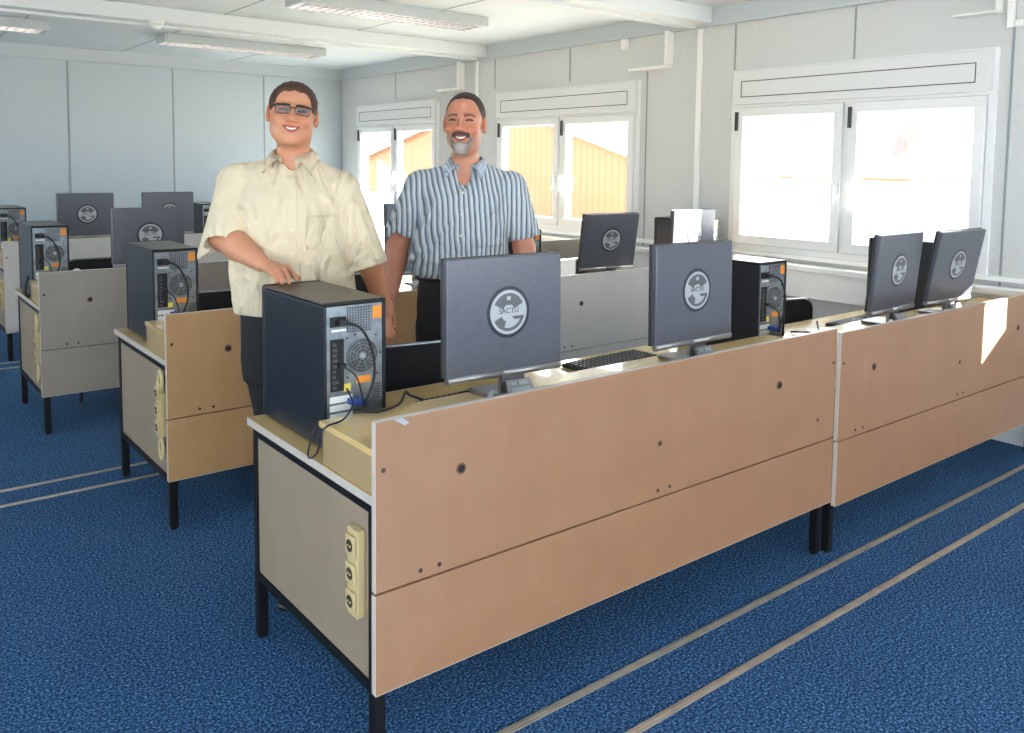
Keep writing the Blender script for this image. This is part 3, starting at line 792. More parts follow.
def np_mesh(name, V, Fc, mats, parent, smooth=True, color=None, iters=0):
    if iters:
        E = np.concatenate([Fc[:, [0, 1]], Fc[:, [1, 2]], Fc[:, [2, 3]], Fc[:, [3, 0]]]); 
        for _ in range(iters):
            a = np.zeros_like(V); n_ = np.zeros(len(V))
            for i, j in ((0, 1), (1, 0)):
                for c_ in range(3): a[:, c_] += np.bincount(E[:, i], weights=V[E[:, j], c_], minlength=len(V))
                n_ += np.bincount(E[:, i], minlength=len(V))
            V = V * .5 + .5 * a / np.maximum(n_, 1)[:, None]
    me = bpy.data.meshes.new(name); n = len(V); m = len(Fc)
    me.vertices.add(n); me.vertices.foreach_set('co', V.astype(np.float32).ravel())
    me.loops.add(4 * m); me.loops.foreach_set('vertex_index', Fc.astype(np.int32).ravel())
    me.polygons.add(m); me.polygons.foreach_set('loop_start', np.arange(0, 4 * m, 4, dtype=np.int32))
    me.update(calc_edges=True); me.validate()
    me.polygons.foreach_set('use_smooth', np.full(len(me.polygons), smooth)); 
    if color is not None:
        at_ = me.color_attributes.new('tint', 'FLOAT_COLOR', 'POINT'); at_.data.foreach_set('color', color(V).astype(np.float32).ravel())
    for q in mats: me.materials.append(q)
    o = bpy.data.objects.new(name, me); C.objects.link(o); o.parent = parent
    return o

def axis(segs):
    out = []
    for a, b, d in segs: out += list(np.arange(a, b - d * .3, d))
    out.append(segs[-1][1]); return np.array(out)

def tint_mat(name, rough=.5, sss=0, bump=None):
    m = mat(name, (1, 1, 1, 1), rough, bump=bump); n = m.node_tree.nodes; l = m.node_tree.links
    a = n.new('ShaderNodeAttribute'); a.attribute_name = 'tint'; l.new(a.outputs['Color'], n['Principled BSDF'].inputs['Base Color'])
    if sss: n['Principled BSDF'].inputs['Subsurface Weight'].default_value = sss; n['Principled BSDF'].inputs['Subsurface Radius'].default_value = (.01, .004, .002); n['Principled BSDF'].inputs['Subsurface Scale'].default_value = .5
    return m
M_skin = tint_mat('skin', .45, 0.0, bump=(260, .12, .001))
M_hair = tint_mat('hair', .6, bump=(160, .7, .004))
M_eye = tint_mat('eye', .35)
M_teeth = mat('teeth', srgb(240, 234, 224), .3)
M_black_gl = mat('glasses_frame', srgb(22, 18, 20), .3)
def lensmat():
    m = bpy.data.materials.new('lens'); m.use_nodes = True; n = m.node_tree.nodes; l = m.node_tree.links; n.remove(n['Principled BSDF'])
    t = n.new('ShaderNodeBsdfTransparent'); t.inputs[0].default_value = (.80, .79, .80, 1); g = n.new('ShaderNodeBsdfGlossy'); g.inputs['Roughness'].default_value = .05
    mx = n.new('ShaderNodeMixShader'); mx.inputs[0].default_value = .05; l.new(t.outputs[0], mx.inputs[1]); l.new(g.outputs[0], mx.inputs[2]); l.new(mx.outputs[0], n['Material Output'].inputs[0]); return m
M_lens = lensmat()

def rot(yaw, pitch, roll):
    """head rotation: yaw + turns the face to image right, roll + tilts clockwise in the image, pitch + looks down"""
    return Matrix.Rotation(math.radians(yaw), 3, 'Z') @ Matrix.Rotation(math.radians(roll), 3, 'Y') @ Matrix.Rotation(math.radians(-pitch), 3, 'X')

class Head:
    """head-local metres: x image right, y back, z up, origin between the ears; S scales it"""
    def __init__(s, F, c, M, S, neck):
        s.F, s.c, s.M, s.S = F, Vector(c), M, S
    def P(s, p): return tuple(s.c + s.M @ (Vector(p) * s.S))
    def ell(s, c, r, k=.01, sub=False, R=None):
        M = s.M if R is None else s.M @ R
        s.F.ell(s.P(c), [q * s.S for q in r], k, sub, [[M[i][j] for j in range(3)] for i in range(3)])
    def cap(s, a, b, ra, rb=None, k=.006, sub=False):
        s.F.cap(s.P(a), s.P(b), ra * s.S, (ra if rb is None else rb) * s.S, k, sub)
    def build(s, wide=1.0, jaw=1.0, smile=1.0, nose=1.0):
        w = wide
        s.ell((0, .018, .030), (.076 * w, .094, .086), .01)             # cranium
        s.ell((0, -.022, .022), (.066 * w, .066, .072), .02)            # forehead
        s.ell((0, -.020, -.040), (.062 * w * jaw, .066, .078), .03)       # face
        s.ell((0, -.040, -.084), (.042 * w * jaw, .040, .034), .03)       # jaw
        s.ell((0, -.074, -.103), (.021 * jaw, .018, .016), .02)           # chin
        for q in (-1, 1):
            s.ell((q * .040 * w * jaw, -.004, -.060), (.020, .044, .030), .03)   # jaw corner
            s.ell((q * .040 * w, -.068, -.030), (.024, .020, .020), .018)        # cheek
            s.cap((q * .012, -.090, .020), (q * .048, -.074, .022), .008, .007, .014)   # brow ridge
            s.ell((q * .032, -.098, .004), (.019, .015, .0105), .010, True)         # socket
            s.ell((q * .032, -.0735, .003), (.0155, .0135, .0125), .004)
            s.cap((q * .019, -.0865, .0050), (q * .032, -.0900, .0080), .0032, .0038, .003)
            s.cap((q * .032, -.0900, .0080), (q * .046, -.082, .0038), .0038, .0030, .003)
            s.cap((q * .020, -.086, -.0025), (q * .032, -.0885, -.0050), .0028, .0034, .005)
            s.cap((q * .032, -.0885, -.0050), (q * .045, -.081, -.0015), .0034, .0026, .005)
            s.ell((q * .0125 * nose, -.101, -.034), (.0085, .011, .008), .006)     # nostril wing
            s.cap((q * .020, -.094, -.030), (q * .036, -.082, -.056), .0035, .003, .010)   # smile fold
            # ears
            R = Matrix.Rotation(q * .35, 3, 'Z')
            s.ell((q * .079 * w, .012, -.004), (.009, .019, .031), .006, False, R)
            s.ell((q * .086 * w, .008, .002), (.006, .010, .018), .004, True, R)
            s.ell((q * .078 * w, .006, -.028), (.007, .010, .010), .006, False, R)
        s.cap((0, -.088, .012), (0, -.112, -.024), .0085, .0105, .012)    # nose
        s.ell((0, -.113 * 1, -.030), (.0125 * nose, .0125, .0105), .008)
        # mouth: lips follow a smile curve, with an opening for the teeth
        def lip(t, up): 
            x = t * .031 * smile; return (x, -.0965 + abs(t) ** 2 * .017, -.0620 + up + abs(t) ** 2.0 * .0120 * smile)
        s.ell((0, -.078, -.062), (.034, .018, .022), .012)
        for i in range(6):
            a, b_ = -1 + i / 3, -1 + (i + 1) / 3
            s.cap(lip(a, .0062 * (1 - a * a)), lip(b_, .0062 * (1 - b_ * b_)), .0030, .0030, .003)
            s.cap(lip(a, -.0105 * (1 - a * a)), lip(b_, -.0105 * (1 - b_ * b_)), .0036, .0036, .003)
        for i in range(6):
            a, b_ = -.88 + i * 1.76 / 6, -.88 + (i + 1) * 1.76 / 6
            p = Vector(lip(a, -.0020)) + Vector((0, -.004, 0)); q_ = Vector(lip(b_, -.0020)) + Vector((0, -.004, 0))
            s.cap(p, q_, .0068 * (1 - a * a * .45), .0068 * (1 - b_ * b_ * .45), .0012, True)
    def local(s, V):
        M = np.array(s.M); return ((V - np.array(s.c)) @ M) / s.S     # M^T (v-c)
    def extras(s, root, iris):
        for q in (-1, 1):
            # eyeball
            o = bpy.data.meshes.new('eye'); bm = bmesh.new(); bmesh.ops.create_uvsphere(bm, u_segments=20, v_segments=14, radius=.0122 * s.S)
            for f in bm.faces: f.smooth = True
            M4 = Matrix.Translation(s.P((q * .032, -.0775, .002))) @ s.M.to_4x4(); bmesh.ops.transform(bm, matrix=M4, verts=bm.verts[:])
            bm.to_mesh(o); bm.free()
            V = np.array([v.co for v in o.vertices]); L = s.local(V); at_ = o.color_attributes.new('tint', 'FLOAT_COLOR', 'POINT')
            d = np.hypot(L[:, 0] - q * .032, L[:, 2] - .002); col = np.tile(np.array([.50, .44, .40, 1.]), (len(V), 1)); col[(d < .0075) & (L[:, 1] < -.08)] = iris
            at_.data.foreach_set('color', col.astype(np.float32).ravel()); o.materials.append(M_eye)
            ob = bpy.data.objects.new('eye', o); C.objects.link(ob); ob.parent = root
        b = MB(); n_ = 10; pts = []
        for i in range(n_ + 1):
            t = -1 + 2 * i / n_; pts.append(Vector(s.P((t * .028, -.0948 + t * t * .0155, -.0612 + t * t * .0096))))
        up = s.M @ Vector((0, 0, 1)) * s.S; nb = b.bm; rows = [[nb.verts.new(p + up * h_ * (1 - .5 * abs(-1 + 2 * i / n_))) for i, p in enumerate(pts)] for h_ in (-.0062, .0055)]
        back = [[nb.verts.new(v.co + s.M @ Vector((0, .004, 0)) * s.S) for v in r_] for r_ in rows]
        for i in range(n_):
            for f in ((rows[0][i], rows[0][i + 1], rows[1][i + 1], rows[1][i]), (back[0][i], back[1][i], back[1][i + 1], back[0][i + 1]), (rows[0][i], back[0][i], back[0][i + 1], rows[0][i + 1]), (rows[1][i], rows[1][i + 1], back[1][i + 1], back[1][i])): nb.faces.new(f).smooth = True
        b.build('teeth', M_teeth, root)

def arr(c): return np.array(c)
def mixc(col, c2, w): return col * (1 - w[:, None]) + arr(c2)[None, :] * w[:, None]
def sm(e0, e1, x): t = np.clip((x - e0) / (e1 - e0), 0, 1); return t * t * (3 - 2 * t)

def skin_color(H, base, dark, lip, extra=None):
    def fn(V):
        L = H.local(V); x, y, z = np.abs(L[:, 0]), L[:, 1], L[:, 2]
        col = np.tile(arr(base), (len(V), 1)).astype(float)
        rng = np.random.RandomState(1)
        face = (y < -.04) & (z > -.13) & (z < .1)
        ck = np.exp(-(((x - .040) / .022) ** 2 + ((z + .028) / .020) ** 2)) * face
        col = mixc(col, (base[0] * 1.02, base[1] * .80, base[2] * .76, 1), ck * .7)
        nz = np.exp(-((x / .018) ** 2 + ((z + .028) / .018) ** 2)) * (y < -.09); col = mixc(col, (base[0], base[1] * .82, base[2] * .8, 1), nz * .6)
        # lips
        t = x / .031; zc = -.0630 + t * t * .0120
        lp = (x < .031) & (np.abs(z - zc + .0010) < .0115 * (1 - t * t * .80)) & (y < -.076)
        col[lp] = lip
        mouth = (x < .026) & (np.abs(z - zc + .001) < .0065 * (1 - (x / .026) ** 2 * .7)) & (y < -.070) & (y > -.0945 + x * x * 18); col[mouth] = (.10, .03, .025, 1)
        # brows, lash lines
        bz = .0192 + .0035 * np.sin(np.clip((x - .012) / .04, 0, 1) * PI) - .1 * np.maximum(x - .035, 0)
        br = (x > .012) & (x < .052) & (np.abs(z - bz) < .0052 * (1 - .4 * (x - .012) / .04)) & (y < -.05); col[br] = col[br] * .2 + arr(dark) * .8
        ls = (x > .017) & (x < .047) & (np.abs(z - (.0045 - 14 * (x - .032) ** 2)) < .0030) & (y < -.07); col[ls] = dark
        if extra: col = extra(col, L, V)
        return col
    return fn

def drape(bvh, grid, off, name, m, root, thick=.0):
    """grid rows of (x, z): strip lying on the front (-y side) of a garment"""
    nb = bmesh.new(); R2_ = []
    for row in grid:
        r_ = []
        for x, z in row:
            h = bvh.ray_cast(Vector((x, -1.2, z)), Vector((0, 1, 0)))
            y = h[0].y if h[0] is not None else None
            r_.append((x, y, z))
        R2_.append(r_)
    ok = [p[1] for r_ in R2_ for p in r_ if p[1] is not None]; d = sum(ok) / max(1, len(ok))
    FR = [[nb.verts.new((x, (y if y is not None else d) - off, z)) for x, y, z in r_] for r_ in R2_]
    BK = [[nb.verts.new((x, (y if y is not None else d) + .004, z)) for x, y, z in r_] for r_ in R2_]
    n, k = len(FR), len(FR[0])
    for i in range(n - 1):
        for j in range(k - 1):
            nb.faces.new((FR[i][j], FR[i][j + 1], FR[i + 1][j + 1], FR[i + 1][j])).smooth = True
    for i in range(n - 1):
        nb.faces.new((FR[i][0], FR[i + 1][0], BK[i + 1][0], BK[i][0])); nb.faces.new((FR[i][-1], BK[i][-1], BK[i + 1][-1], FR[i + 1][-1]))
    for j in range(k - 1):
        nb.faces.new((FR[0][j], BK[0][j], BK[0][j + 1], FR[0][j + 1])); nb.faces.new((FR[-1][j], FR[-1][j + 1], BK[-1][j + 1], BK[-1][j]))
    bmesh.ops.recalc_face_normals(nb, faces=nb.faces[:])
    b = MB(); b.bm.free(); b.bm = nb; return b.build(name, m, root)

def lin(a, b, n): return [a + (b - a) * i / (n - 1) for i in range(n)]

def collar(root, c, r, zt_back, zt_front, tips, m, drop=.045):
    """folded shirt collar: band round the neck and two points; c centre (x, y), r radii"""
    nb = bmesh.new(); N = 15
    for q in (-1, 1):
        T = []; 
        for i in range(N):
            t = i / (N - 1)                                   # 0 at the nape, 1 at the throat
            a = PI / 2 - t * (PI * .88)                       # angle from the back to the front
            cx, cy = c[0] + q * r[0] * math.cos(a) , c[1] + r[1] * math.sin(a)
            z = zt_back + (zt_front - zt_back) * t ** 1.6
            top = Vector((cx, cy, z))
            tip = Vector(tips[0 if q < 0 else 1])
            ox, oy = c[0] + q * (r[0] + .022) * math.cos(a), c[1] + (r[1] + .022) * math.sin(a)
            out = Vector((ox, oy, z - drop))
            w = max(0, (t - .55) / .45) ** 1.3
            out = out.lerp(tip, w)
            mid = top.lerp(out, .5) + Vector((q * math.cos(a) * .006, math.sin(a) * .006, .006))
            inn = top + Vector((-q * math.cos(a) * .004, -math.sin(a) * .004, -.006))
            low = Vector((cx - q * math.cos(a) * .004, cy - math.sin(a) * .004, z - drop - .01))
            T.append([nb.verts.new(v) for v in (low, inn, top, mid, out)])
        for i in range(N - 1):
            for j in range(4): nb.faces.new((T[i][j], T[i][j + 1], T[i + 1][j + 1], T[i + 1][j])).smooth = True
    bmesh.ops.recalc_face_normals(nb, faces=nb.faces[:])
    b = MB(); b.bm.free(); b.bm = nb; o = b.build('collar', m, root)
    md = o.modifiers.new('thick', 'SOLIDIFY'); md.thickness = .003; md.offset = 0
    return o

def hand(F, wrist, kn, tips, thumb, rw=.026, fr=.0085, palm_n=None, k=.006):
    """kn/tips: four knuckles and, per finger, list of joints; thumb: list of points from the side of the palm"""
    W = Vector(wrist); K = [Vector(p) for p in kn]
    for i, p in enumerate(K):
        F.cap(W.lerp(p, .15), p, .0135, .0105, .012)
    for i in range(3): F.cap(K[i], K[i + 1], .0105, .0105, .008); F.cap(W.lerp(K[i], .5), W.lerp(K[i + 1], .5), .0130, .0130, .01)
    for i, ch in enumerate(tips):
        P = [K[i]] + [Vector(p) for p in ch]; s_ = (.92, 1, 1, .85)[i] if len(tips) == 4 else 1
        rr = [fr * 1.12 * s_, fr * 1.02 * s_, fr * .95 * s_, fr * .85 * s_][:len(P)]
        for j in range(len(P) - 1): F.cap(P[j], P[j + 1], rr[j], rr[j + 1], .0018 if j else .004)
    P = [Vector(p) for p in thumb]; rr = [.0145, .0115, .0105, .0092]
    for j in range(len(P) - 1): F.cap(P[j], P[j + 1], rr[j], rr[j + 1], .006 if j == 0 else .003)

def place_person(name, label, px0, depth):
    lat = (px0 - 512) / 852.02 * depth
    e1 = Vector((R_.x, R_.y, 0)).normalized(); e2 = Vector((F_.x, F_.y, 0)).normalized(); o = e1 * lat + e2 * depth
    r = empty(name, (o.x, o.y, 0), math.atan2(e1.y, e1.x)); tag(r, label, 'person', 'standing men'); del r['group']; return r

def folds(seed, amp, specs, extra=None):
    rs = np.random.RandomState(seed); W = [(rs.uniform(8, 22), rs.uniform(-9, 9), rs.uniform(0, 6), rs.uniform(2, 7), rs.uniform(0, 6)) for _ in range(4)]
    def fn(x, y, z):
        d = 0
        for a, b_, p, q, p2 in W: d = d + np.sin(a * x + b_ * z + 5 * y + p + 1.2 * np.sin(q * z + 6 * x + p2))
        d = (1 - np.abs(np.sin(d * .9))) * amp * -.55
        for (x0, z0, x1, z1, w, h_) in specs:     # creases as ridges on the front: segment, width, height
            dx, dz = x1 - x0, z1 - z0; t = np.clip(((x - x0) * dx + (z - z0) * dz) / (dx * dx + dz * dz), 0, 1)
            dist2 = (x - x0 - t * dx) ** 2 + (z - z0 - t * dz) ** 2
            d = d - 1.3 * h_ * np.exp(-dist2 / w ** 2) * np.sin(PI * np.clip(t * .9 + .1, 0, 1))
        return d
    return fn

def fabric(name, base, stripes=None, sheen=.1):
    m = mat(name, base, .8, bump=(500, .15, .001)); n = m.node_tree.nodes; l = m.node_tree.links; b = n['Principled BSDF']
    b.inputs['Sheen Weight'].default_value = sheen
    if sheen:
        tw = n.new('ShaderNodeTexCoord'); mp = n.new('ShaderNodeMapping'); mp.inputs['Scale'].default_value = (6, 4, 3); mp.inputs['Rotation'].default_value = (0, .5, 0)
        nw = n.new('ShaderNodeTexNoise'); nw.inputs['Scale'].default_value = 1.0; nw.inputs['Detail'].default_value = 2.5; nw.inputs['Distortion'].default_value = 1.6
        l.new(tw.outputs['Object'], mp.inputs[0]); l.new(mp.outputs[0], nw.inputs['Vector'])
        b2 = n.new('ShaderNodeBump'); b2.inputs['Strength'].default_value = 1.0; b2.inputs['Distance'].default_value = .07
        old = b.inputs['Normal'].links[0].from_node; l.new(nw.outputs['Fac'], b2.inputs['Height']); l.new(b2.outputs[0], old.inputs['Normal'])
    if stripes:
        tc = n.new('ShaderNodeTexCoord'); sp = n.new('ShaderNodeSeparateXYZ'); l.new(tc.outputs['Object'], sp.inputs[0])
        per, c1, c2, c3 = stripes
        def math_(op, a, b_=None, v=None):
            q = n.new('ShaderNodeMath'); q.operation = op
            l.new(a, q.inputs[0]) if a else None
            if b_ is not None: l.new(b_, q.inputs[1])
            if v is not None: q.inputs[1].default_value = v
            return q.outputs[0]
        nz = n.new('ShaderNodeTexNoise'); nz.inputs['Scale'].default_value = 5; l.new(tc.outputs['Object'], nz.inputs['Vector'])
        u = math_('ADD', math_('ADD', sp.outputs['X'], math_('MULTIPLY', sp.outputs['Y'], v=.35)), math_('MULTIPLY', nz.outputs['Fac'], v=.018))
        fr = math_('FRACT', math_('MULTIPLY', u, v=1 / per)); r = n.new('ShaderNodeValToRGB'); r.color_ramp.interpolation = 'CONSTANT'
        e = r.color_ramp.elements; e[0].position = 0; e[0].color = c1; e[1].position = .34; e[1].color = c2
        for p_, c_ in ((.46, c3), (.58, c2), (.74, c1), (.80, c2), (.90, c1)):
            q = e.new(p_); q.color = c_
        l.new(fr, r.inputs[0]); l.new(r.outputs[0], b.inputs['Base Color'])
    return m

def shoe(root, heel, toe, m):
    F = Field(axis([(min(heel[0], toe[0]) - .08, max(heel[0], toe[0]) + .08, .006)]), axis([(min(heel[1], toe[1]) - .08, max(heel[1], toe[1]) + .08, .006)]), axis([(-.01, .14, .005)]))
    h_, t = Vector((heel[0], heel[1], .04)), Vector((toe[0], toe[1], .034)); fl = [((0, 0, .002), (0, 0, -1))]
    F.cap(h_, t, .040, .045, .01, cut=fl); F.cap(h_.lerp(t, .2) + Vector((0, 0, .04)), h_.lerp(t, .55) + Vector((0, 0, .01)), .038, .036, .03, cut=fl)
    F.cap((h_.x, h_.y, .012), (t.x, t.y, .012), .046, .050, .002, cut=[((0, 0, .001), (0, 0, -1)), ((0, 0, .018), (0, 0, 1))])
    V, Q = F.mesh(); return np_mesh('shoe', V, Q, [m], root, iters=1)

M_jean = fabric('black_denim', srgb(12, 12, 15), sheen=0); M_belt = mat('belt_leather', srgb(24, 20, 20), .4); M_shoe = mat('shoe_leather', srgb(20, 18, 18), .35)
M_btn = mat('shirt_button', srgb(225, 215, 195), .4)
SKB = srgb(206, 142, 108); SKD = srgb(40, 26, 20)

def person_one():
    r = place_person('person', 'man with glasses in a cream short-sleeved shirt resting a hand on the front tower', 290, 3.16)
    hx, hy, hz = .014, -.01, 1.788
    F = Field(axis([(-.42, -.125, .006), (-.125, .14, .0026), (.14, .42, .006)]), axis([(-.40, -.13, .0045), (-.13, -.05, .0026), (-.05, .13, .004), (.13, .2, .008)]),
              axis([(-.0, .9, .014), (.9, 1.16, .006), (1.16, 1.30, .003), (1.30, 1.62, .006), (1.62, 1.93, .0026)]))
    H = Head(F, (hx, hy, hz), rot(14, 4, 6), 1.0, None); H.build(wide=1.09, jaw=1.08)
    F.cap((.004, .035, 1.56), (.012, .012, 1.71), .066, .058, .03)
    # trunk and legs
    F.loft([(.86, .0, .01, .16, .115), (1.1, .01, .0, .19, .13), (1.3, .0, .01, .18, .12), (1.48, -.01, .02, .175, .10), (1.555, -.01, .03, .12, .06)], .03)
    F.cap((-.07, .02, 1.57), (-.20, .03, 1.525), .05, .055, .04); F.cap((.07, .02, 1.57), (.175, .03, 1.51), .05, .055, .04)
    LEGS = (((-.075, .0, .88), (-.030, -.01, .50), (.018, .0, .09)), ((.105, .015, .88), (.120, .045, .48), (.140, .075, .09)))
    for ch_ in LEGS: F.chain(ch_, [.09, .06, .045], .03)
    # his right arm (image left): bent, hand on the tower
    sh, el, wr = Vector((-.200, .03, 1.52)), Vector((-.220, -.082, 1.342)), Vector((-.050, -.212, 1.262))
    F.cap(sh, el, .058, .054, .03); F.cap(el, el.lerp(wr, .38), .053, .051, .02); F.cap(el.lerp(wr, .38), wr, .051, .031, .02)
    kn = [(.006, -.289, 1.239), (.022, -.281, 1.249), (.038, -.267, 1.252), (.054, -.247, 1.249)]
    zt_ = 1.205
    tips = [[(.024, -.312, 1.233), (.035, -.327, zt_ + .019), (.041, -.338, zt_ + .010)],
            [(.042, -.311, 1.241), (.054, -.332, zt_ + .023), (.060, -.347, zt_ + .010)],
            [(.059, -.299, 1.242), (.073, -.320, zt_ + .023), (.080, -.336, zt_ + .010)],
            [(.075, -.270, 1.238), (.088, -.287, zt_ + .021), (.096, -.300, zt_ + .010)]]
    hand(F, (-.045, -.215, 1.260), kn, tips, [(-.008, -.212, 1.250), (.034, -.208, 1.234), (.066, -.226, 1.221), (.090, -.248, 1.216)], fr=.0096)
    # his left arm (image right), hanging behind the tower
    sh, el, wr = Vector((.18, .03, 1.50)), Vector((.280, .075, 1.235)), Vector((.325, 0.180, 1.02))
    F.cap(sh, el, .056, .048, .03); F.cap(el, wr, .048, .029, .02)
    kn = [(.350, 0.195, .935), (.348, 0.175, .930), (.344, 0.155, .930), (.338, 0.136, .936)]
    tips = [[(.349, 0.197, .905), (.343, 0.195, .880), (.335, 0.192, .862)], [(.348, 0.176, .896), (.341, 0.174, .868), (.331, 0.172, .850)], [(.343, 0.155, .895), (.336, 0.153, .866), (.326, 0.152, .848)], [(.336, 0.134, .902), (.329, 0.132, .876), (.320, 0.131, .860)]]
    hand(F, (.327, 0.178, 1.01), kn, tips, [(.325, 0.155, .985), (.312, 0.132, .955), (.305, 0.122, .928), (.302, 0.120, .910)])
    V, Q = F.mesh(); body = np_mesh('body', V, Q, [M_skin], r, color=skin_color(H, SKB, SKD, srgb(176, 92, 80)), iters=0)
    H.extras(r, (.05, .035, .03, 1))
    # hair
    G = Field(axis([(-.12, .15, .0032)]), axis([(-.15, .14, .0032)]), axis([(1.70, 1.93, .0032)]))
    HH = Head(G, (hx, hy, hz), H.M, 1.0, None)
    HH.ell((0, .020, .033), (.0795 * 1.09, .098, .0885), .005); HH.ell((0, -.020, .030), (.070 * 1.09, .069, .075), .02)
    HH.ell((-.036, -.100, .002), (.038, .066, .086), .006, True); HH.ell((.036, -.100, .002), (.038, .066, .086), .006, True); HH.ell((0, -.102, .0), (.040, .066, .090), .006, True); HH.ell((0, -.04, -.10), (.10, .14, .094), .006, True)
    for q in (-1, 1): HH.ell((q * .085, .010, -.008), (.020, .024, .036), .004, True)
    V, Q = G.mesh(); L = H.local(V); rs = np.random.RandomState(2)
    ns = np.sin(L[:, 0] * 300 + 3 * np.sin(L[:, 1] * 90)) * np.sin(L[:, 1] * 170 + L[:, 2] * 120)
    V = V + (V - np.array(H.c)) * (ns * .018 + rs.rand(len(V)) * .012)[:, None]
    def hc(V_): 
        c_ = np.tile(arr(srgb(72, 44, 30)), (len(V_), 1)).astype(float); c_[:, :3] *= (1 + .35 * rs.rand(len(V_)))[:, None]; return c_
    np_mesh('hair', V, Q, [M_hair], r, color=hc, iters=0)
    # glasses
    b = MB(); T = Matrix.Translation(H.c) @ H.M.to_4x4()
    for q in (-1, 1):
        pts = []
        for k in range(28):
            a = 2 * PI * k / 28; ca, sa = math.cos(a), math.sin(a); n_ = .42
            x = q * .034 + .0265 * math.copysign(abs(ca) ** n_, ca); z = .0025 + .0155 * math.copysign(abs(sa) ** n_, sa); y = -.1035 + .9 * max(0, abs(x) - .02) ** 1.0 * .35
            pts.append(T @ Vector((x, y, z)))
        b.tube(pts, .0014, 6, closed=True)
        b.tube([T @ Vector((q * (.0095 + i * .0505 / 9), -.104 + max(0, (.0095 + i * .0505 / 9) - .02) * .315, .0185)) for i in range(10)], .0038, 6)
        b.tube([T @ Vector(p) for p in ((q * .060, -.090, .0155), (q * .074, -.072, .0140), (q * .082, -.02, .010), (q * .083, .012, .008), (q * .082, .03, -.006))], .0024, 6)
    b.tube([T @ Vector((x, -.1045 - .002 * (1 - (x / .01) ** 2), .0105)) for x in lin(-.010, .010, 6)], .0022, 6)
    g = b.build('glasses', M_black_gl, r)
    b = MB()
    for q in (-1, 1): b.prism([(q * .034 - .025, -.0125), (q * .034 + .025, -.0125), (q * .034 + .026, .0135), (q * .034 - .026, .0135)], .001, T @ Matrix.Translation((0, -.1025, 0)))
    b.build('lens', M_lens, g)
    # shirt
    M_sh = fabric('cream_shirt', srgb(220, 203, 172))
    F = Field(axis([(-.40, .42, .005)]), axis([(-.26, .22, .005)]), axis([(1.00, 1.70, .005)]))
    cr = [(-.20, 1.50, -.05, 1.30, .012, .010), (.02, 1.52, -.10, 1.10, .014, .009), (.10, 1.50, .16, 1.12, .012, .010), (.06, 1.40, .10, 1.06, .010, .008), (-.10, 1.46, -.16, 1.10, .013, .009), (.19, 1.36, .14, 1.2, .010, .008), (-.02, 1.30, .0, 1.06, .010, .007), (-.16, 1.34, -.08, 1.2, .010, .008), (.12, 1.54, .20, 1.42, .010, .006)]
    fd = folds(4, .013, cr)
    F.loft([(1.056, .014, .0, .216, .148), (1.10, .014, -.005, .228, .155), (1.20, .012, -.010, .224, .158), (1.32, .006, .0, .218, .150), (1.42, -.004, .010, .214, .138), (1.49, -.010, .016, .212, .120), (1.54, -.010, .024, .190, .098), (1.58, -.006, .030, .140, .080), (1.612, -.002, .034, .092, .072), (1.63, .0, .036, .078, .066)], .02, 2.25, disp=fd)
    hem1 = [((-.293, 0, 1.262), (.50, 0, -.867))]
    fs = folds(9, .0035, [(-.27, 1.52, -.30, 1.27, .012, .008), (-.22, 1.50, -.20, 1.34, .010, .008)])
    def sleeve(a, b_, ra, rb, cut, k, hollow):
        F.cap(a, b_, ra, rb, k, cut=cut)
    F.cap((-.10, .03, 1.560), (-.208, .03, 1.530), .060, .072, .03)
    F.cap((.09, .03, 1.560), (.178, .03, 1.508), .060, .070, .03)
    F.cap((-.198, .028, 1.525), (-.214, -.115, 1.27), .077, .088, .015, cut=hem1)
    F.cap((-.214, -.125, 1.295), (-.200, -.150, 1.22), .068, .070, .004, sub=True)
    hem2 = [((.278, 0, 1.223), (.28, 0, -.96))]
    F.cap((.180, .03, 1.503), (.296, .012, 1.19), .074, .080, .015, cut=hem2)
    F.cap((.284, .015, 1.245), (.300, .012, 1.15), .062, .064, .004, sub=True)
    # neck opening
    F.cap((.004, .035, 1.56), (.012, .012, 1.72), .069, .075, .004, sub=True)
    F.ell((.022, -.085, 1.625), (.036, .065, .052), .008, sub=True)
    for (x0, z0, x1, z1, w_, h_) in [(-.25, 1.50, -.27, 1.34, .008, .007), (.24, 1.46, .33, 1.27, .008, .007), (.21, 1.44, .25, 1.26, .008, .006), (-.18, 1.50, -.15, 1.40, .009, .005)]:
        yy = .03 - (1.5 - z0) * .1; F.cap((x0, yy - .062, z0), (x1, -.012 - .062 if x0 < 0 else .012 - .07, z1), .012, .012, .022)
    V, Q = F.mesh(); so = np_mesh('shirt', V, Q, [M_sh], r, iters=1)
    bv = BVHTree.FromObject(so, bpy.context.evaluated_depsgraph_get())
    zs = lin(1.565, 1.058, 40)
    def px_(z): return .024 + (1.57 - z) * .055 + .010 * math.sin((1.57 - z) * 6)
    drape(bv, [[(px_(z) + dx, z) for dx in (-.017, -.015, 0, .015, .017)] for z in zs], .0035, 'placket', M_sh, r)
    for i, z in enumerate((1.545, 1.46, 1.375, 1.29, 1.205, 1.12)):
        h = bv.ray_cast(Vector((px_(z), -1.2, z)), Vector((0, 1, 0)))[0]
        if h: MB().cyl((h.x, h.y - .003, z), (h.x, h.y - .0065, z), .0055, n=14).build('button', M_btn, r)
    drape(bv, [[(x + (1.42 - z) * .05, z) for x in lin(.088, .182, 10)] for z in lin(1.425, 1.305, 12)], .003, 'chest_pocket', M_sh, r)
    collar(r, (.004, .026), (.073, .070), 1.672, 1.632, ((-.072, -.118, 1.572), (.108, -.100, 1.562)), M_sh)
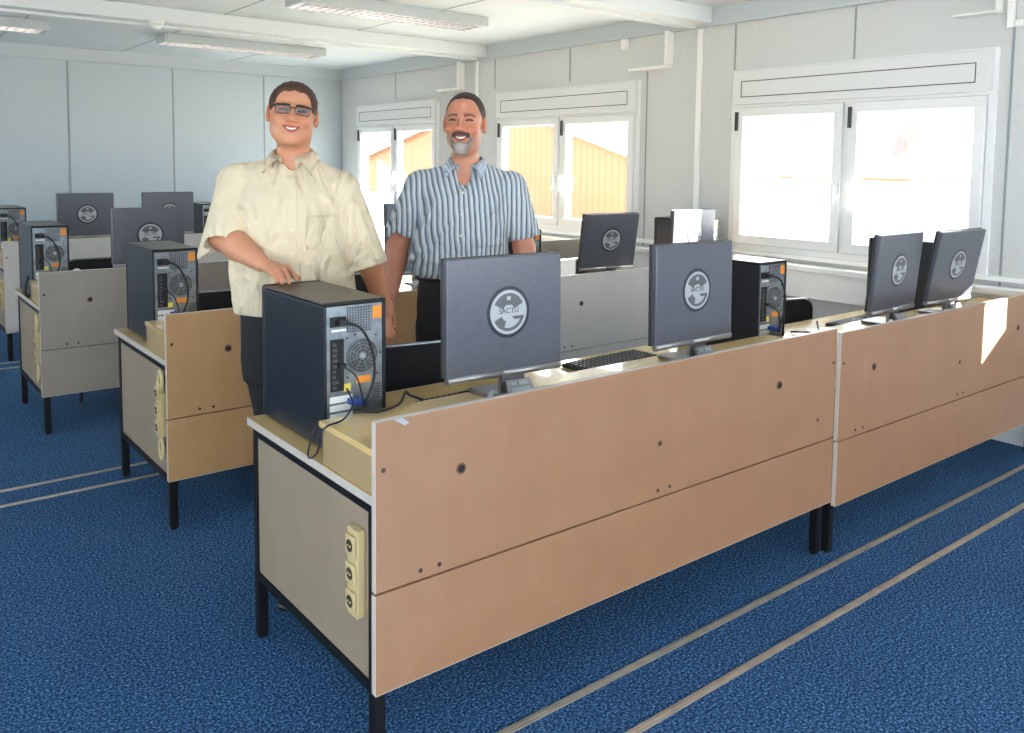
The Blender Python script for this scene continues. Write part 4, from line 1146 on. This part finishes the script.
    # trousers and shoes
    F = Field(axis([(-.30, .32, .009)]), axis([(-.20, .20, .009)]), axis([(-.02, 1.08, .010)]))
    F.loft([(.80, .0, .01, .182, .130), (.95, .005, .005, .192, .135), (1.068, .01, .0, .195, .135)], .02, 2.2)
    for ch_ in LEGS: F.chain(ch_[:2] + ((ch_[2][0], ch_[2][1], .07),), [.105, .078, .066], .02)
    F.add((-.4, -.3, -.1), (.4, .3, .06), lambda x, y, z: (z - .05) + 0 * x + 0 * y, .001, True)
    V, Q = F.mesh(); np_mesh('trousers', V, Q, [M_jean], r, iters=1)
    shoe(r, (.018, .03), (.028, -.17), M_shoe); shoe(r, (.14, .10), (.17, -.09), M_shoe)

def person_two():
    r = place_person('person', 'bearded man in a blue and white striped shirt standing with his arms at his sides', 465, 3.74)
    S = 1.14; hx, hy, hz = -.004, -.015, 1.790
    F = Field(axis([(-.44, -.13, .006), (-.13, .13, .0028), (.13, .44, .006)]), axis([(-.20, -.15, .007), (-.15, -.05, .0028), (-.05, .13, .0045), (.13, .2, .008)]),
              axis([(0, .80, .014), (.80, 1.06, .0035), (1.06, 1.58, .006), (1.58, 1.94, .0028)]))
    H = Head(F, (hx, hy, hz), rot(-6, 2, 1), S, None); H.build(wide=.96, jaw=1.0, nose=1.1)
    F.cap((.0, .03, 1.54), (-.004, .012, 1.70), .068, .058, .03)
    F.loft([(.86, .0, .01, .15, .11), (1.1, -.01, .0, .17, .12), (1.3, .0, .01, .17, .115), (1.46, .0, .02, .17, .10), (1.54, .0, .03, .11, .06)], .03)
    for q in (-1, 1):
        F.cap((q * .07, .02, 1.56), (q * .19, .03, 1.505), .05, .055, .04)
        F.chain([(q * .10, .02, .90), (q * .11, .02, .50), (q * .12, .035, .10)], [.085, .06, .045], .03)
    # arms: his right (image left)
    for q, el, wr in ((-1, Vector((-.300, .03, 1.245)), Vector((-.322, -.03, 1.030))), (1, Vector((.262, .03, 1.24)), Vector((.285, -.03, 1.02)))):
        sh = Vector((q * .20, .03, 1.50)); F.cap(sh, el, .058, .046, .03); F.cap(el, el.lerp(wr, .3), .048, .047, .02); F.cap(el.lerp(wr, .3), wr, .047, .030, .02)
        o = Vector((wr.x, wr.y, wr.z)); 
        def pt(a, b_, c_): return o + Vector((-q * a if False else q * a, b_, c_))
        kn = [pt(.010, .030, -.090), pt(.012, .010, -.098), pt(.010, -.012, -.098), pt(.004, -.032, -.090)]
        tips = [[pt(.012, .034, -.122), pt(.0, .034, -.142), pt(-.014, .030, -.146)], [pt(.014, .012, -.136), pt(.0, .012, -.160), pt(-.016, .008, -.164)],
                [pt(.012, -.012, -.138), pt(-.002, -.013, -.162), pt(-.018, -.014, -.166)], [pt(.006, -.034, -.128), pt(-.006, -.036, -.150), pt(-.020, -.036, -.156)]]
        hand(F, tuple(pt(0, 0, -.008)), kn, tips, [pt(-.004, -.022, -.030), pt(-.014, -.044, -.062), pt(-.020, -.050, -.092), pt(-.022, -.050, -.112)], fr=.0092)
    V, Q = F.mesh()
    hairc = srgb(60, 42, 36)
    def extra(col, L, V_):
        x, y, z = L[:, 0], L[:, 1], L[:, 2]; ax = np.abs(x)
        # beard shadow on jaw
        w = sm(-.035, -.062, z) * (1 - sm(.02, .045, y)) * (z > -.14) * (ax < .075)
        lp = (ax < .027) & (np.abs(z + .062) < .011)
        return mixc(col, (col[:, 0].mean() * .62, .22, .17, 1), w * .35 * (~lp))
    np_mesh('body', V, Q, [M_skin], r, color=skin_color(H, srgb(204, 136, 106), srgb(50, 34, 28), srgb(160, 84, 76), extra))
    H.extras(r, (.06, .05, .04, 1))
    # cropped hair
    G = Field(axis([(-.13, .12, .0034)]), axis([(-.16, .14, .0034)]), axis([(1.68, 1.93, .0034)]))
    HH = Head(G, (hx, hy, hz), H.M, S, None)
    HH.ell((0, .020, .031), (.0785 * .96, .0965, .0872), .005); HH.ell((0, -.014, .030), (.0685 * .96, .066, .0735), .015)
    HH.ell((-.030, -.092, .014), (.040, .070, .078), .006, True); HH.ell((.030, -.092, .014), (.040, .070, .078), .006, True); HH.ell((0, -.092, .014), (.036, .066, .078), .006, True); HH.ell((0, -.05, -.10), (.10, .14, .096), .008, True)
    for q in (-1, 1): HH.ell((q * .082, .010, -.006), (.018, .024, .036), .004, True)
    V, Q = G.mesh(); rs = np.random.RandomState(3)
    def hc(V_):
        c_ = np.tile(arr(hairc), (len(V_), 1)).astype(float); c_[:, :3] *= (.7 + .6 * rs.rand(len(V_)))[:, None]; return c_
    np_mesh('hair', V, Q, [M_hair], r, color=hc)
    # goatee and moustache
    G = Field(axis([(-.10, .09, .0026)]), axis([(-.16, .0, .0026)]), axis([(1.62, 1.78, .0026)]))
    HH = Head(G, (hx, hy, hz), H.M, S, None)
    HH.ell((0, -.076, -.096), (.030, .023, .024), .008); HH.ell((0, -.064, -.112), (.028, .026, .014), .01)
    for q in (-1, 1):
        HH.cap((q * .004, -.103, -.0465), (q * .028, -.089, -.0500), .0060, .0058, .005); HH.cap((q * .028, -.089, -.0500), (q * .036, -.076, -.070), .0062, .0065, .005); HH.cap((q * .036, -.076, -.070), (q * .028, -.074, -.094), .0075, .010, .008)
    HH.ell((0, -.106, -.0635), (.0270, .020, .0120), .003, True)
    V, Q = G.mesh()
    def bc(V_):
        L = H.local(V_); c_ = np.tile(arr(srgb(92, 72, 62)), (len(V_), 1)).astype(float); w = np.exp(-((L[:, 0] / .030) ** 2)) * sm(-.074, -.086, L[:, 2])
        w = np.maximum(w, sm(.020, .034, np.abs(L[:, 0])) * .45 * (L[:, 2] < -.06)); c_ = mixc(c_, srgb(178, 170, 164), np.clip(w * 1.0, 0, .9)); c_[:, :3] *= (.75 + .5 * rs.rand(len(V_)))[:, None]; return c_
    np_mesh('beard', V, Q, [M_hair], r, color=bc)
    # shirt
    st = (.0225, srgb(206, 210, 210), srgb(124, 140, 156), srgb(76, 86, 102))
    M_sh = fabric('striped_shirt', srgb(180, 190, 200), st); M_col = fabric('striped_shirt_collar', srgb(196, 206, 216), (.012, srgb(206, 214, 222), srgb(150, 168, 190), srgb(120, 140, 166)))
    F = Field(axis([(-.40, .38, .005)]), axis([(-.24, .22, .005)]), axis([(1.08, 1.68, .005)]))
    cr = [(-.02, 1.40, -.20, 1.16, .014, .012), (.04, 1.36, -.08, 1.14, .012, .009), (-.12, 1.46, -.20, 1.30, .012, .009), (.13, 1.44, .17, 1.18, .012, .008), (.08, 1.26, .02, 1.14, .010, .008), (-.14, 1.28, -.24, 1.18, .012, .010), (.18, 1.40, .15, 1.30, .010, .006)]
    fd = folds(11, .012, cr)
    F.loft([(1.115, -.02, .0, .178, .125), (1.14, -.03, -.006, .205, .142), (1.20, -.03, -.010, .212, .150), (1.30, -.012, -.004, .204, .146), (1.40, .0, .006, .206, .136), (1.47, .0, .014, .206, .120), (1.52, .0, .022, .186, .100), (1.56, .0, .028, .136, .082), (1.595, .0, .032, .094, .074), (1.615, .0, .034, .080, .068)], .02, 2.25, disp=fd)
    for q in (-1, 1):
        F.cap((q * .09, .03, 1.545), (q * .192, .03, 1.512), .060, .070, .03)
    F.cap((-.198, .03, 1.508), (-.318, .024, 1.22), .074, .078, .015, cut=[((-.268, 0, 1.300), (-.36, 0, -.93))])
    F.cap((-.288, .03, 1.30), (-.315, .02, 1.20), .060, .064, .004, sub=True)
    F.cap((.198, .03, 1.508), (.276, .026, 1.22), .074, .078, .015, cut=[((.24, 0, 1.286), (.20, 0, -.98))])
    F.cap((.256, .03, 1.29), (.270, .026, 1.20), .060, .064, .004, sub=True)
    F.cap((.0, .03, 1.54), (-.004, .012, 1.72), .071, .078, .004, sub=True)
    F.ell((-.006, -.082, 1.59), (.042, .062, .085), .008, sub=True)
    for (x0, z0, x1, z1) in [(-.26, 1.46, -.33, 1.30), (-.22, 1.44, -.25, 1.31), (.25, 1.46, .29, 1.32), (.21, 1.44, .215, 1.30)]:
        F.cap((x0, -.028, z0), (x1, -.042, z1), .012, .012, .022)
    V, Q = F.mesh(); so = np_mesh('shirt', V, Q, [M_sh], r, iters=1)
    bv = BVHTree.FromObject(so, bpy.context.evaluated_depsgraph_get())
    def px_(z): return -.004 - .006 * math.sin((1.5 - z) * 7)
    drape(bv, [[(px_(z) + dx, z) for dx in (-.016, -.014, 0, .014, .016)] for z in lin(1.500, 1.135, 30)], .003, 'placket', M_sh, r)
    for z in (1.49, 1.40, 1.31, 1.22):
        h = bv.ray_cast(Vector((px_(z), -1.2, z)), Vector((0, 1, 0)))[0]
        if h: MB().cyl((h.x, h.y - .0025, z), (h.x, h.y - .006, z), .0055, n=14).build('button', M_btn, r)
    drape(bv, [[(x, z) for x in lin(.048, .168, 12)] for z in lin(1.405, 1.262, 12)], .003, 'chest_pocket', M_sh, r)
    collar(r, (.0, .026), (.075, .072), 1.655, 1.610, ((-.088, -.112, 1.540), (.076, -.114, 1.545)), M_col, .05)
    F = Field(axis([(-.30, .30, .009)]), axis([(-.20, .20, .009)]), axis([(-.02, 1.18, .010)]))
    F.loft([(.80, -.01, .0, .190, .125), (.98, -.015, .0, .198, .132), (1.145, -.02, .0, .180, .122)], .02, 2.2)
    for q in (-1, 1): F.chain([(q * .10 - .01, .0, .88), (q * .115, .0, .48), (q * .125, .015, .09)], [.105, .078, .062], .02)
    F.add((-.4, -.3, -.1), (.4, .3, .06), lambda x, y, z: (z - .05) + 0 * x + 0 * y, .001, True)
    V, Q = F.mesh(); np_mesh('trousers', V, Q, [M_jean], r, iters=1)
    b = MB(); b.tube([(-.02 + .190 * math.cos(2 * PI * k / 40), .130 * math.sin(2 * PI * k / 40), 1.115) for k in range(40)], .012, 8, closed=True); b.build('belt', M_belt, r)
    shoe(r, (-.125, .05), (-.14, -.14), M_shoe); shoe(r, (.125, .05), (.14, -.14), M_shoe)
person_one()
person_two()
